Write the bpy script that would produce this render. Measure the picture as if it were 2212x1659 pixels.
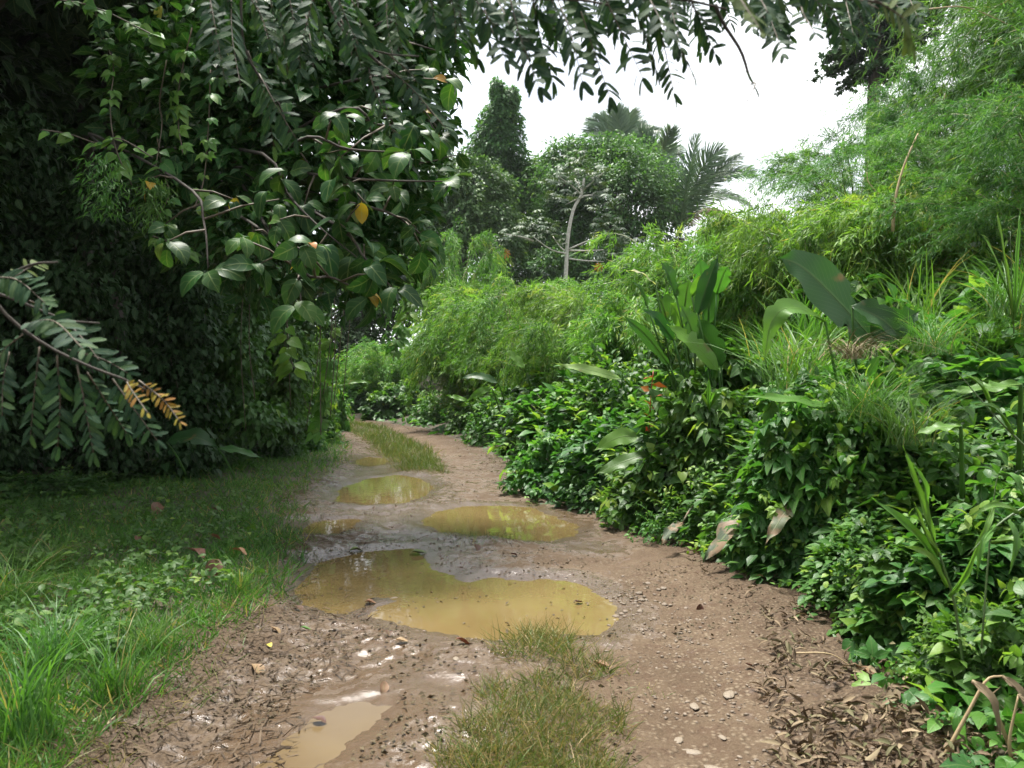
import bpy, math, random
import numpy as np

rng = np.random.default_rng(7)
random.seed(7)
sc = bpy.context.scene
for o in list(bpy.data.objects):
    bpy.data.objects.remove(o)
COL = sc.collection

# ------------------------------------------------------------------ camera, sky, sun, exposure
EYE = 1.6
cd = bpy.data.cameras.new('camera')
cd.sensor_width = 36.0
cd.lens = 28.0
cd.clip_start = 0.05
cd.clip_end = 4000
cam = bpy.data.objects.new('camera', cd)
COL.objects.link(cam)
cam.location = (0, 0, EYE)
cam.rotation_euler = (math.radians(90), 0, 0)
cd.dof.use_dof = True
cd.dof.focus_distance = 9.0
cd.dof.aperture_fstop = 5.6
sc.camera = cam

SUN_EL, SUN_AZ = 73, -32          # degrees; azimuth measured from +Y towards +X
world = bpy.data.worlds.new('World')
sc.world = world
world.use_nodes = True
wn, wl = world.node_tree.nodes, world.node_tree.links
wn.clear()
wout = wn.new('ShaderNodeOutputWorld')
wbg = wn.new('ShaderNodeBackground')
wsky = wn.new('ShaderNodeTexSky')
wsky.sky_type = 'NISHITA'
wsky.sun_disc = False
wsky.sun_elevation = math.radians(SUN_EL)
wsky.sun_rotation = math.radians(SUN_AZ)
wsky.air_density = 1.0
wsky.dust_density = 2.0
wtc = wn.new('ShaderNodeTexCoord')
wmap = wn.new('ShaderNodeMapping')
wmap.inputs['Scale'].default_value = (1.0, 1.0, 3.2)
wnoi = wn.new('ShaderNodeTexNoise')
wnoi.inputs['Scale'].default_value = 2.6
wnoi.inputs['Detail'].default_value = 7
wnoi.inputs['Roughness'].default_value = 0.55
wramp = wn.new('ShaderNodeValToRGB')
wramp.color_ramp.elements[0].position = 0.30
wramp.color_ramp.elements[0].color = (0.45, 0.45, 0.45, 1)
wramp.color_ramp.elements[1].position = 0.58
wramp.color_ramp.elements[1].color = (1, 1, 1, 1)
wmix = wn.new('ShaderNodeMixRGB')
wmix.inputs[2].default_value = (6.4, 6.5, 6.65, 1)       # bright even cloud
wl.new(wtc.outputs['Generated'], wmap.inputs['Vector'])
wl.new(wmap.outputs['Vector'], wnoi.inputs['Vector'])
wl.new(wnoi.outputs['Fac'], wramp.inputs['Fac'])
wl.new(wramp.outputs['Color'], wmix.inputs[0])
wl.new(wsky.outputs['Color'], wmix.inputs[1])
wl.new(wmix.outputs['Color'], wbg.inputs['Color'])
wbg.inputs['Strength'].default_value = 0.052
wl.new(wbg.outputs['Background'], wout.inputs['Surface'])

sd_ = bpy.data.lights.new('sun', 'SUN')
sd_.energy = 2.1
sd_.angle = math.radians(14)
sd_.color = (1.0, 0.96, 0.9)
sun = bpy.data.objects.new('sun', sd_)
COL.objects.link(sun)
sun.rotation_euler = (math.radians(90 - SUN_EL), 0, math.radians(180 - SUN_AZ))

sc.view_settings.view_transform = 'Standard'
sc.view_settings.look = 'None'
sc.view_settings.exposure = 2.5
sc.view_settings.gamma = 1.0
sc.view_settings.use_curve_mapping = False
sc.render.engine = 'CYCLES'
cy = sc.cycles
cy.use_denoising = True
try:
    cy.denoiser = 'OPENIMAGEDENOISE'
    cy.denoising_input_passes = 'RGB_ALBEDO_NORMAL'
    cy.denoising_prefilter = 'ACCURATE'
except Exception:
    pass
cy.max_bounces = 7
cy.diffuse_bounces = 3
cy.glossy_bounces = 2
cy.transmission_bounces = 4
cy.transparent_max_bounces = 4
cy.caustics_reflective = False
cy.caustics_refractive = False
cy.use_adaptive_sampling = True
cy.adaptive_threshold = 0.015

# ------------------------------------------------------------------ helpers: points, noise, meshes
F = 1720.0            # focal length in pixels of the 2212 x 1659 view used while measuring


def P(u, v, Y):
    return np.array([(u - 1106) / F * Y, Y, EYE - (v - 829.5) / F * Y])


def G(u, v):
    Y = EYE * F / (v - 829.5)
    return np.array([(u - 1106) / F * Y, Y])


_LAT = np.random.default_rng(3).random((256, 256))


def vnoise(x, y):
    x = np.asarray(x, float); y = np.asarray(y, float)
    xi = np.floor(x).astype(int); yi = np.floor(y).astype(int)
    fx = x - xi; fy = y - yi
    fx = fx * fx * (3 - 2 * fx); fy = fy * fy * (3 - 2 * fy)
    a = _LAT[xi & 255, yi & 255]; b = _LAT[(xi + 1) & 255, yi & 255]
    c = _LAT[xi & 255, (yi + 1) & 255]; d = _LAT[(xi + 1) & 255, (yi + 1) & 255]
    return (a * (1 - fx) + b * fx) * (1 - fy) + (c * (1 - fx) + d * fx) * fy


def fbm(x, y, octs=4, rough=0.5):
    s = 0; a = 1.0; t = 0
    for k in range(octs):
        s = s + a * (vnoise(x * 2 ** k + 17.3 * k, y * 2 ** k + 9.1 * k) - 0.5)
        t += a; a *= rough
    return s / t * 2          # about -1..1


def smooth(a, b, x):
    t = np.clip((x - a) / (b - a), 0, 1)
    return t * t * (3 - 2 * t)


def norm(v):
    v = np.asarray(v, float)
    n = np.linalg.norm(v, axis=-1, keepdims=True)
    return v / np.maximum(n, 1e-9)


def frames(D, N):
    """rows X, Y, Z of leaf frames: Y along D, Z near N"""
    Yv = norm(D)
    Xv = np.cross(Yv, N)
    bad = np.linalg.norm(Xv, axis=-1) < 1e-4
    if np.any(bad):
        Xv[bad] = np.cross(Yv[bad], np.array([1.0, 0.2, 0.1]))
    Xv = norm(Xv)
    return np.stack([Xv, Yv, np.cross(Xv, Yv)], axis=1)


class Geo:
    def __init__(self):
        self.V, self.T, self.UV, self.C, self.M = [], [], [], [], []
        self.n = 0

    def add(self, v, t, tint=0.5, uv=None, mi=0):
        v = np.asarray(v, float).reshape(-1, 3)
        t = np.asarray(t, int).reshape(-1, 3)
        k = len(v)
        self.V.append(v); self.T.append(t + self.n)
        self.UV.append(np.zeros((k, 2)) + 0.25 if uv is None else np.asarray(uv, float))
        self.C.append(np.broadcast_to(np.asarray(tint, float), (k,)).copy())
        self.M.append(np.full(len(t), mi, int))
        self.n += k
        return self

    def scatter(self, tm, Pn, D, N, S, tint, mi=0, W=None):
        Pn = np.asarray(Pn, float); n = len(Pn)
        if n == 0:
            return self
        S = np.broadcast_to(np.asarray(S, float), (n,))
        A = frames(D, N)
        tv = np.broadcast_to(tm['v'][None], (n,) + tm['v'].shape).copy()
        if W is not None:
            tv[:, :, 0] *= np.broadcast_to(np.asarray(W, float), (n,))[:, None]
        V = Pn[:, None, :] + S[:, None, None] * np.matmul(tv, A)
        k = len(tm['v'])
        T = tm['t'][None] + (np.arange(n) * k)[:, None, None]
        tint = np.broadcast_to(np.asarray(tint, float), (n,))
        return self.add(V.reshape(-1, 3), T.reshape(-1, 3), np.repeat(tint, k), np.tile(tm['uv'], (n, 1)), mi)

    def tube(self, pts, rad, sides=6, tint=0.5, mi=0, cap=True):
        pts = np.asarray(pts, float); m = len(pts)
        rad = np.broadcast_to(np.asarray(rad, float), (m,))
        tan = norm(np.gradient(pts, axis=0))
        ref = np.array([0.31, 0.17, 0.93]) if abs(tan[0][2]) < 0.8 else np.array([0.9, 0.3, 0.1])
        X = norm(np.cross(tan, ref)); Yv = np.cross(tan, X)
        a = np.arange(sides) * 2 * math.pi / sides
        ring = pts[:, None, :] + rad[:, None, None] * (np.cos(a)[None, :, None] * X[:, None] + np.sin(a)[None, :, None] * Yv[:, None])
        V = ring.reshape(-1, 3)
        tt = []
        for i in range(m - 1):
            for j in range(sides):
                a0 = i * sides + j; a1 = i * sides + (j + 1) % sides
                tt += [(a0, a1, a1 + sides), (a0, a1 + sides, a0 + sides)]
        if cap:
            for j in range(1, sides - 1):
                tt.append((0, j + 1, j))
                b = (m - 1) * sides
                tt.append((b, b + j, b + j + 1))
        uv = np.stack([np.tile(np.arange(sides) / sides, m), np.repeat(np.arange(m) / max(1, m - 1), sides)], 1)
        return self.add(V, tt, tint, uv, mi)

    def mesh(self, name, mats, smooth_=True):
        me = bpy.data.meshes.new(name)
        V = np.concatenate(self.V); T = np.concatenate(self.T)
        UV = np.concatenate(self.UV); C = np.concatenate(self.C); M = np.concatenate(self.M)
        me.vertices.add(len(V)); me.vertices.foreach_set('co', V.astype(np.float32).ravel())
        me.loops.add(len(T) * 3); me.loops.foreach_set('vertex_index', T.astype(np.int32).ravel())
        me.polygons.add(len(T))
        me.polygons.foreach_set('loop_start', (np.arange(len(T)) * 3).astype(np.int32))
        if not isinstance(mats, (list, tuple)):
            mats = [mats]
        for m in mats:
            me.materials.append(m)
        me.polygons.foreach_set('material_index', M.astype(np.int32))
        me.polygons.foreach_set('use_smooth', np.full(len(T), smooth_))
        uvl = me.uv_layers.new(name='UVMap')
        uvl.data.foreach_set('uv', UV[T.ravel()].astype(np.float32).ravel())
        at = me.attributes.new('tint', 'FLOAT', 'POINT')
        at.data.foreach_set('value', C.astype(np.float32))
        me.update()
        me.validate()
        return me

    def build(self, name, mats, parent=None, smooth_=True):
        return link(name, self.mesh(name, mats, smooth_), parent)


def link(name, data, parent=None, loc=None, rz=None):
    o = bpy.data.objects.new(name, data)
    COL.objects.link(o)
    if parent is not None:
        o.parent = parent
    if loc is not None:
        o.location = tuple(float(c) for c in loc)
    if rz is not None:
        o.rotation_euler = (0, 0, rz)
    return o


def tag(o, label, cat, group=None, kind=None):
    o['label'] = label
    o['category'] = cat
    if group:
        o['group'] = group
    if kind:
        o['kind'] = kind
    return o


def thing(name, label, cat, loc=(0, 0, 0), group=None, rz=0.0):
    return tag(link(name, None, None, loc, rz), label, cat, group)


def frame_to_matrix(o, p, X, Yv, Z, s):
    from mathutils import Matrix
    m = Matrix.Identity(4)
    for i in range(3):
        m[i][0] = X[i] * s; m[i][1] = Yv[i] * s; m[i][2] = Z[i] * s; m[i][3] = p[i]
    o.matrix_local = m


def curve(pts, n=12):
    """smooth path through a few points (Catmull-Rom)"""
    pts = np.asarray(pts, float)
    if len(pts) == 2:
        return pts[0] + (pts[1] - pts[0]) * np.linspace(0, 1, n)[:, None]
    q = np.vstack([2 * pts[0] - pts[1], pts, 2 * pts[-1] - pts[-2]])
    out = []
    seg = len(pts) - 1
    for t in np.linspace(0, seg, n):
        i = min(int(t), seg - 1); f = t - i
        a, b, c, d = q[i], q[i + 1], q[i + 2], q[i + 3]
        out.append(0.5 * (2 * b + (c - a) * f + (2 * a - 5 * b + 4 * c - d) * f * f + (3 * b - a - 3 * c + d) * f ** 3))
    return np.array(out)


# ------------------------------------------------------------------ leaf templates (length 1 along +Y, normal +Z)
def leaf_tm(prof, fold=0.25, wave=0.0):
    """prof rows: y, half width, z"""
    v, uv, rows = [], [], []
    for i, (y, w, z) in enumerate(prof):
        if w <= 0:
            rows.append([len(v)]); v.append((0, y, z)); uv.append((0.5, y))
        else:
            k = len(v)
            wz = wave * math.sin(i * 2.3)
            v += [(-w, y, z + fold * w + wz), (0, y, z), (w, y, z + fold * w - wz)]
            uv += [(0, y), (0.5, y), (1, y)]
            rows.append([k, k + 1, k + 2])
    t = []
    for a, b in zip(rows, rows[1:]):
        if len(a) == 1 and len(b) == 1:
            continue
        if len(a) == 1:
            t += [(a[0], b[1], b[0]), (a[0], b[2], b[1])]
        elif len(b) == 1:
            t += [(a[0], a[1], b[0]), (a[1], a[2], b[0])]
        else:
            t += [(a[0], a[1], b[1]), (a[0], b[1], b[0]), (a[1], a[2], b[2]), (a[1], b[2], b[1])]
    return dict(v=np.array(v, float), t=np.array(t, int), uv=np.array(uv, float))


def join_tm(parts):
    v, t, uv, n = [], [], [], 0
    for tm, rz, off, s, tilt in parts:
        c, sn = math.cos(rz), math.sin(rz)
        q = tm['v'] * s
        ct, st = math.cos(tilt), math.sin(tilt)
        q = np.stack([q[:, 0], q[:, 1] * ct - q[:, 2] * st, q[:, 1] * st + q[:, 2] * ct], 1)
        q = np.stack([q[:, 0] * c - q[:, 1] * sn, q[:, 0] * sn + q[:, 1] * c, q[:, 2]], 1) + np.array(off)
        v.append(q); t.append(tm['t'] + n); uv.append(tm['uv']); n += len(q)
    return dict(v=np.concatenate(v), t=np.concatenate(t), uv=np.concatenate(uv))


TM_DIAMOND = leaf_tm([(0, 0, 0), (0.42, 0.25, 0), (1, 0, -0.12)], 0.3)
TM_OVATE = leaf_tm([(0, 0, 0), (0.22, 0.24, 0.03), (0.55, 0.27, 0.02), (1, 0, -0.14)], 0.28)
TM_BAMBOO = dict(v=np.array([(0, 0, 0), (-0.055, 0.35, 0.01), (0.055, 0.35, 0.01), (0, 1, -0.12)], float),
                 t=np.array([(0, 2, 1), (1, 2, 3)]), uv=np.array([(0.5, 0), (0.2, 0.35), (0.8, 0.35), (0.5, 1)], float))
TM_HEART = leaf_tm([(0.06, 0, 0), (-0.06, 0.2, 0.0), (0.1, 0.37, 0.03), (0.3, 0.40, 0.03), (0.55, 0.29, 0.0), (0.8, 0.12, -0.06), (1.0, 0, -0.14)], 0.2, 0.01)
TM_BLADE = leaf_tm([(0, 0.016, 0), (0.3, 0.022, 0.05), (0.6, 0.019, 0.02), (0.85, 0.01, -0.12), (1, 0, -0.26)], 0.5)
TM_GRASS = dict(v=np.array([(-0.03, 0, 0), (0.03, 0, 0), (-0.026, 0.5, 0.05), (0.026, 0.5, 0.05), (0, 1, -0.18)], float),
                t=np.array([(0, 1, 3), (0, 3, 2), (2, 3, 4)]), uv=np.array([(0, 0), (1, 0), (0, .5), (1, .5), (.5, 1)], float))
TM_BIG = leaf_tm([(0, 0.012, 0), (0.08, 0.012, 0.0), (0.14, 0.13, 0.02), (0.3, 0.25, 0.05), (0.48, 0.32, 0.07), (0.68, 0.31, 0.05), (0.84, 0.22, 0.0), (0.94, 0.09, -0.05), (1, 0, -0.09)], 0.22, 0.015)
TM_TRI = join_tm([(TM_OVATE, 0, (0, 0.25, 0), 0.75, 0), (TM_OVATE, 1.2, (-0.05, 0.22, 0), 0.6, -0.1), (TM_OVATE, -1.2, (0.05, 0.22, 0), 0.6, -0.1)])
TM_STAR = join_tm([(TM_OVATE, a, (0, 0, 0), s, -0.25) for a, s in ((0, 1), (0.95, .85), (-0.95, .85), (1.9, .6), (-1.9, .6))])
TM_LEAFLET = leaf_tm([(0, 0.02, 0), (0.1, 0.11, 0.0), (0.35, 0.155, 0.02), (0.7, 0.15, 0.02), (0.93, 0.085, 0.0), (1, 0, -0.01)], 0.12)
_lobe = leaf_tm([(0.0, 0.03, 0), (0.35, 0.1, 0.04), (0.7, 0.16, -0.03), (0.92, 0.1, -0.14), (1, 0, -0.2)], 0.15)
TM_UMBRELLA = join_tm([(_lobe, a * 2 * math.pi / 9 + 0.2, (0, 0, 0), 0.8 + 0.2 * math.cos(a * 2 * math.pi / 9), -0.22) for a in range(9)])

# ------------------------------------------------------------------ materials


def ramp_nodes(nt, stops):
    r = nt.nodes.new('ShaderNodeValToRGB')
    el = r.color_ramp.elements
    while len(el) > 1:
        el.remove(el[-1])
    el[0].position = stops[0][0]; el[0].color = (*stops[0][1], 1)
    for p, c in stops[1:]:
        e = el.new(p); e.color = (*c, 1)
    return r


def leaf_mat(name, stops, rough=0.45, trans=0.35, veins=0.0, glow=(1.35, 1.45, 0.6), spec=0.25, ribs=26.0, spots=None):
    m = bpy.data.materials.new(name)
    m.use_nodes = True
    nt = m.node_tree; N, L = nt.nodes, nt.links
    N.clear()
    out = N.new('ShaderNodeOutputMaterial')
    at = N.new('ShaderNodeAttribute'); at.attribute_name = 'tint'
    r = ramp_nodes(nt, stops)
    oi = N.new('ShaderNodeObjectInfo')
    hs = N.new('ShaderNodeHueSaturation')
    mh = N.new('ShaderNodeMapRange'); mh.inputs[3].default_value = 0.485; mh.inputs[4].default_value = 0.515
    mv = N.new('ShaderNodeMapRange'); mv.inputs[3].default_value = 0.85; mv.inputs[4].default_value = 1.15
    fr = N.new('ShaderNodeMath'); fr.operation = 'MULTIPLY'; fr.inputs[1].default_value = 7.31
    fr2 = N.new('ShaderNodeMath'); fr2.operation = 'FRACT'
    L.new(at.outputs['Fac'], r.inputs['Fac'])
    L.new(oi.outputs['Random'], mh.inputs[0])
    L.new(oi.outputs['Random'], fr.inputs[0]); L.new(fr.outputs[0], fr2.inputs[0]); L.new(fr2.outputs[0], mv.inputs[0])
    L.new(mh.outputs[0], hs.inputs['Hue']); L.new(mv.outputs[0], hs.inputs['Value'])
    L.new(r.outputs['Color'], hs.inputs['Color'])
    col = hs.outputs['Color']
    pb = N.new('ShaderNodeBsdfPrincipled')
    pb.inputs['Roughness'].default_value = rough
    pb.inputs['Specular IOR Level'].default_value = spec
    if veins > 0:
        uv = N.new('ShaderNodeUVMap')
        sp = N.new('ShaderNodeSeparateXYZ')
        L.new(uv.outputs['UV'], sp.inputs[0])
        c = N.new('ShaderNodeMath'); c.operation = 'SUBTRACT'; c.inputs[1].default_value = 0.5
        a = N.new('ShaderNodeMath'); a.operation = 'ABSOLUTE'
        L.new(sp.outputs['X'], c.inputs[0]); L.new(c.outputs[0], a.inputs[0])
        mid = N.new('ShaderNodeMapRange')
        mid.inputs[1].default_value = 0.015; mid.inputs[2].default_value = 0.05
        mid.inputs[3].default_value = 1.0; mid.inputs[4].default_value = 0.0
        L.new(a.outputs[0], mid.inputs[0])
        # side veins: lines slanting from the midrib
        m1 = N.new('ShaderNodeMath'); m1.operation = 'MULTIPLY'; m1.inputs[1].default_value = -0.55
        L.new(a.outputs[0], m1.inputs[0])
        m2 = N.new('ShaderNodeMath'); m2.operation = 'ADD'
        L.new(m1.outputs[0], m2.inputs[0]); L.new(sp.outputs['Y'], m2.inputs[1])
        m3 = N.new('ShaderNodeMath'); m3.operation = 'MULTIPLY'; m3.inputs[1].default_value = ribs * 2
        L.new(m2.outputs[0], m3.inputs[0])
        m4 = N.new('ShaderNodeMath'); m4.operation = 'SINE'
        L.new(m3.outputs[0], m4.inputs[0])
        sv = N.new('ShaderNodeMapRange')
        sv.inputs[1].default_value = 0.78; sv.inputs[2].default_value = 1.0; sv.inputs[3].default_value = 0.0; sv.inputs[4].default_value = 0.4
        L.new(m4.outputs[0], sv.inputs[0])
        mx = N.new('ShaderNodeMath'); mx.operation = 'MAXIMUM'
        L.new(mid.outputs[0], mx.inputs[0]); L.new(sv.outputs[0], mx.inputs[1])
        sc_ = N.new('ShaderNodeMath'); sc_.operation = 'MULTIPLY'; sc_.inputs[1].default_value = veins
        L.new(mx.outputs[0], sc_.inputs[0])
        vm = N.new('ShaderNodeMixRGB'); vm.inputs[2].default_value = (0.24, 0.30, 0.11, 1)
        L.new(sc_.outputs[0], vm.inputs[0]); L.new(col, vm.inputs[1])
        col = vm.outputs[0]
        bp = N.new('ShaderNodeBump'); bp.inputs['Strength'].default_value = 0.35; bp.inputs['Distance'].default_value = 0.004
        L.new(mx.outputs[0], bp.inputs['Height']); L.new(bp.outputs[0], pb.inputs['Normal'])
    if spots:
        tc = N.new('ShaderNodeTexCoord')
        ns = N.new('ShaderNodeTexNoise'); ns.inputs['Scale'].default_value = spots[1]; ns.inputs['Detail'].default_value = 4
        L.new(tc.outputs['Object'], ns.inputs['Vector'])
        sr = N.new('ShaderNodeMapRange'); sr.inputs[1].default_value = spots[2]; sr.inputs[2].default_value = spots[2] + 0.12
        L.new(ns.outputs['Fac'], sr.inputs[0])
        vm = N.new('ShaderNodeMixRGB'); vm.inputs[2].default_value = (*spots[0], 1)
        L.new(sr.outputs[0], vm.inputs[0]); L.new(col, vm.inputs[1])
        col = vm.outputs[0]
    L.new(col, pb.inputs['Base Color'])
    if trans > 0:
        tb = N.new('ShaderNodeBsdfTranslucent')
        gm = N.new('ShaderNodeMixRGB'); gm.blend_type = 'MULTIPLY'; gm.inputs[0].default_value = 1
        gm.inputs[2].default_value = (*glow, 1)
        L.new(col, gm.inputs[1]); L.new(gm.outputs[0], tb.inputs['Color'])
        ms = N.new('ShaderNodeMixShader'); ms.inputs[0].default_value = trans
        L.new(pb.outputs[0], ms.inputs[1]); L.new(tb.outputs[0], ms.inputs[2])
        L.new(ms.outputs[0], out.inputs['Surface'])
    else:
        L.new(pb.outputs[0], out.inputs['Surface'])
    return m


def plain_mat(name, c1, c2, scale=6.0, rough=0.8, bump=0.4, stretch=(1, 1, 1)):
    m = bpy.data.materials.new(name)
    m.use_nodes = True
    nt = m.node_tree; N, L = nt.nodes, nt.links
    pb = N['Principled BSDF']
    tc = N.new('ShaderNodeTexCoord')
    mp = N.new('ShaderNodeMapping'); mp.inputs['Scale'].default_value = stretch
    ns = N.new('ShaderNodeTexNoise'); ns.inputs['Scale'].default_value = scale; ns.inputs['Detail'].default_value = 6
    r = ramp_nodes(nt, [(0.3, c1), (0.7, c2)])
    bp = N.new('ShaderNodeBump'); bp.inputs['Strength'].default_value = bump; bp.inputs['Distance'].default_value = 0.02
    L.new(tc.outputs['Object'], mp.inputs['Vector']); L.new(mp.outputs[0], ns.inputs['Vector'])
    L.new(ns.outputs['Fac'], r.inputs['Fac']); L.new(r.outputs['Color'], pb.inputs['Base Color'])
    L.new(ns.outputs['Fac'], bp.inputs['Height']); L.new(bp.outputs[0], pb.inputs['Normal'])
    pb.inputs['Roughness'].default_value = rough
    return m


M_BAMBOO = leaf_mat('bamboo_leaf', [(0, (.042, .115, .02)), (.45, (.10, .225, .038)), (.9, (.18, .315, .056)), (1, (.26, .26, .08))], .55, .42, spec=.3)
M_BAMBOO_HI = leaf_mat('tall_bamboo_leaf', [(0, (.04, .105, .03)), (.5, (.072, .175, .045)), (.95, (.125, .225, .06)), (1, (.2, .2, .09))], .55, .42, spec=.3)
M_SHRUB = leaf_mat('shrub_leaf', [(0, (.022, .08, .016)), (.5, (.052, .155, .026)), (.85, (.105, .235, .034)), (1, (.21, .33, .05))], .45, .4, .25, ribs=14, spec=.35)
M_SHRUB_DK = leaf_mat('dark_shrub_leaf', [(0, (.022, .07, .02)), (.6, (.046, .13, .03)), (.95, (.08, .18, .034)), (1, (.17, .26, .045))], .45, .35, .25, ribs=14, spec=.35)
M_TREE = leaf_mat('tree_leaf', [(0, (.03, .085, .03)), (.5, (.068, .155, .046)), (.9, (.115, .22, .06)), (1, (.18, .27, .07))], .5, .36, spec=.3)
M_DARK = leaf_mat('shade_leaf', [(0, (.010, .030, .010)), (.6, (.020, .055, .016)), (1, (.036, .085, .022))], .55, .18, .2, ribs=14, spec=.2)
M_BIG = leaf_mat('broad_leaf', [(0, (.014, .046, .013)), (.5, (.027, .078, .018)), (.86, (.05, .12, .024)), (.9, (.22, .20, .02)), (.96, (.34, .2, .02)), (1, (.26, .10, .02))], .42, .28, .35, ribs=13, spec=.16, spots=((.11, .09, .03), 3.5, .68))
M_PINNATE = leaf_mat('feathery_leaf', [(0, (.012, .036, .020)), (.7, (.024, .060, .030)), (.9, (.05, .10, .03)), (.93, (.19, .15, .025)), (1, (.20, .10, .022))], .65, .2, .2, ribs=8, spec=.12)
M_CANNA = leaf_mat('heliconia_leaf', [(0, (.016, .058, .016)), (.5, (.04, .115, .024)), (.8, (.10, .22, .03)), (.9, (.30, .36, .16)), (1, (.5, .5, .3))], .4, .38, .14, spec=.3, ribs=60, spots=((.15, .10, .045), 5.0, .66))
M_GRASS = leaf_mat('grass_blade', [(0, (.035, .10, .022)), (.6, (.082, .185, .034)), (.88, (.13, .25, .05)), (.93, (.24, .21, .07)), (1, (.32, .26, .12))], .5, .36, spec=.3)
M_SEDGE = leaf_mat('track_grass_blade', [(0, (.055, .085, .02)), (.45, (.085, .145, .03)), (.7, (.135, .155, .045)), (1, (.30, .23, .10))], .5, .25)
M_DRY = leaf_mat('dry_leaf', [(0, (.045, .03, .018)), (.3, (.10, .072, .042)), (.65, (.20, .155, .092)), (.85, (.07, .075, .03)), (1, (.27, .215, .13))], .75, .08, .15, glow=(1, .9, .6))
M_DEAD = leaf_mat('fallen_leaf', [(0, (.045, .02, .014)), (.35, (.13, .06, .035)), (.6, (.24, .12, .065)), (.8, (.22, .17, .10)), (.9, (.45, .40, .05)), (1, (.05, .12, .02))], .5, .1, .25, glow=(1.2, .8, .5), ribs=10)
M_MUDDY = leaf_mat('muddy_leaf', [(0, (.03, .05, .025)), (.5, (.05, .07, .035)), (1, (.07, .09, .04))], .55, .08, .3, ribs=50, spots=((.18, .125, .075), 9.0, .42))
M_PALM = leaf_mat('palm_leaf', [(0, (.05, .10, .06)), (.5, (.105, .18, .10)), (.9, (.17, .24, .125)), (.94, (.20, .15, .09)), (1, (.28, .2, .13))], .35, .22, spec=.35)
M_CECROPIA = leaf_mat('umbrella_leaf', [(0, (.03, .06, .03)), (.6, (.055, .09, .045)), (.95, (.085, .125, .062)), (1, (.4, .22, .04))], .5, .2)
M_FLOWER = leaf_mat('orange_bract', [(0, (.22, .045, .015)), (1, (.32, .10, .02))], .4, .2, glow=(1.2, 1, 1))
M_BARK = plain_mat('bark', (.025, .021, .015), (.06, .05, .037), 14, .85, .6, (1, 1, .25))
M_PALEBARK = plain_mat('pale_bark', (.34, .33, .28), (.55, .54, .48), 9, .75, .35, (1, 1, 3))
M_TWIG = plain_mat('twig', (.05, .04, .026), (.12, .095, .06), 20, .7, .3)
M_STEM = plain_mat('green_stem', (.05, .10, .03), (.09, .15, .045), 12, .45, .15)
M_CULM = plain_mat('bamboo_culm', (.13, .16, .06), (.26, .26, .12), 6, .4, .1)
M_CANE = plain_mat('dry_cane', (.28, .20, .10), (.45, .35, .20), 12, .6, .2, (1, 1, .3))
M_STONE = plain_mat('stone', (.09, .068, .047), (.19, .148, .105), 8, .7, .25)
M_PALESTONE = plain_mat('pale_stone', (.12, .093, .063), (.22, .178, .127), 10, .6, .3)


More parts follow.
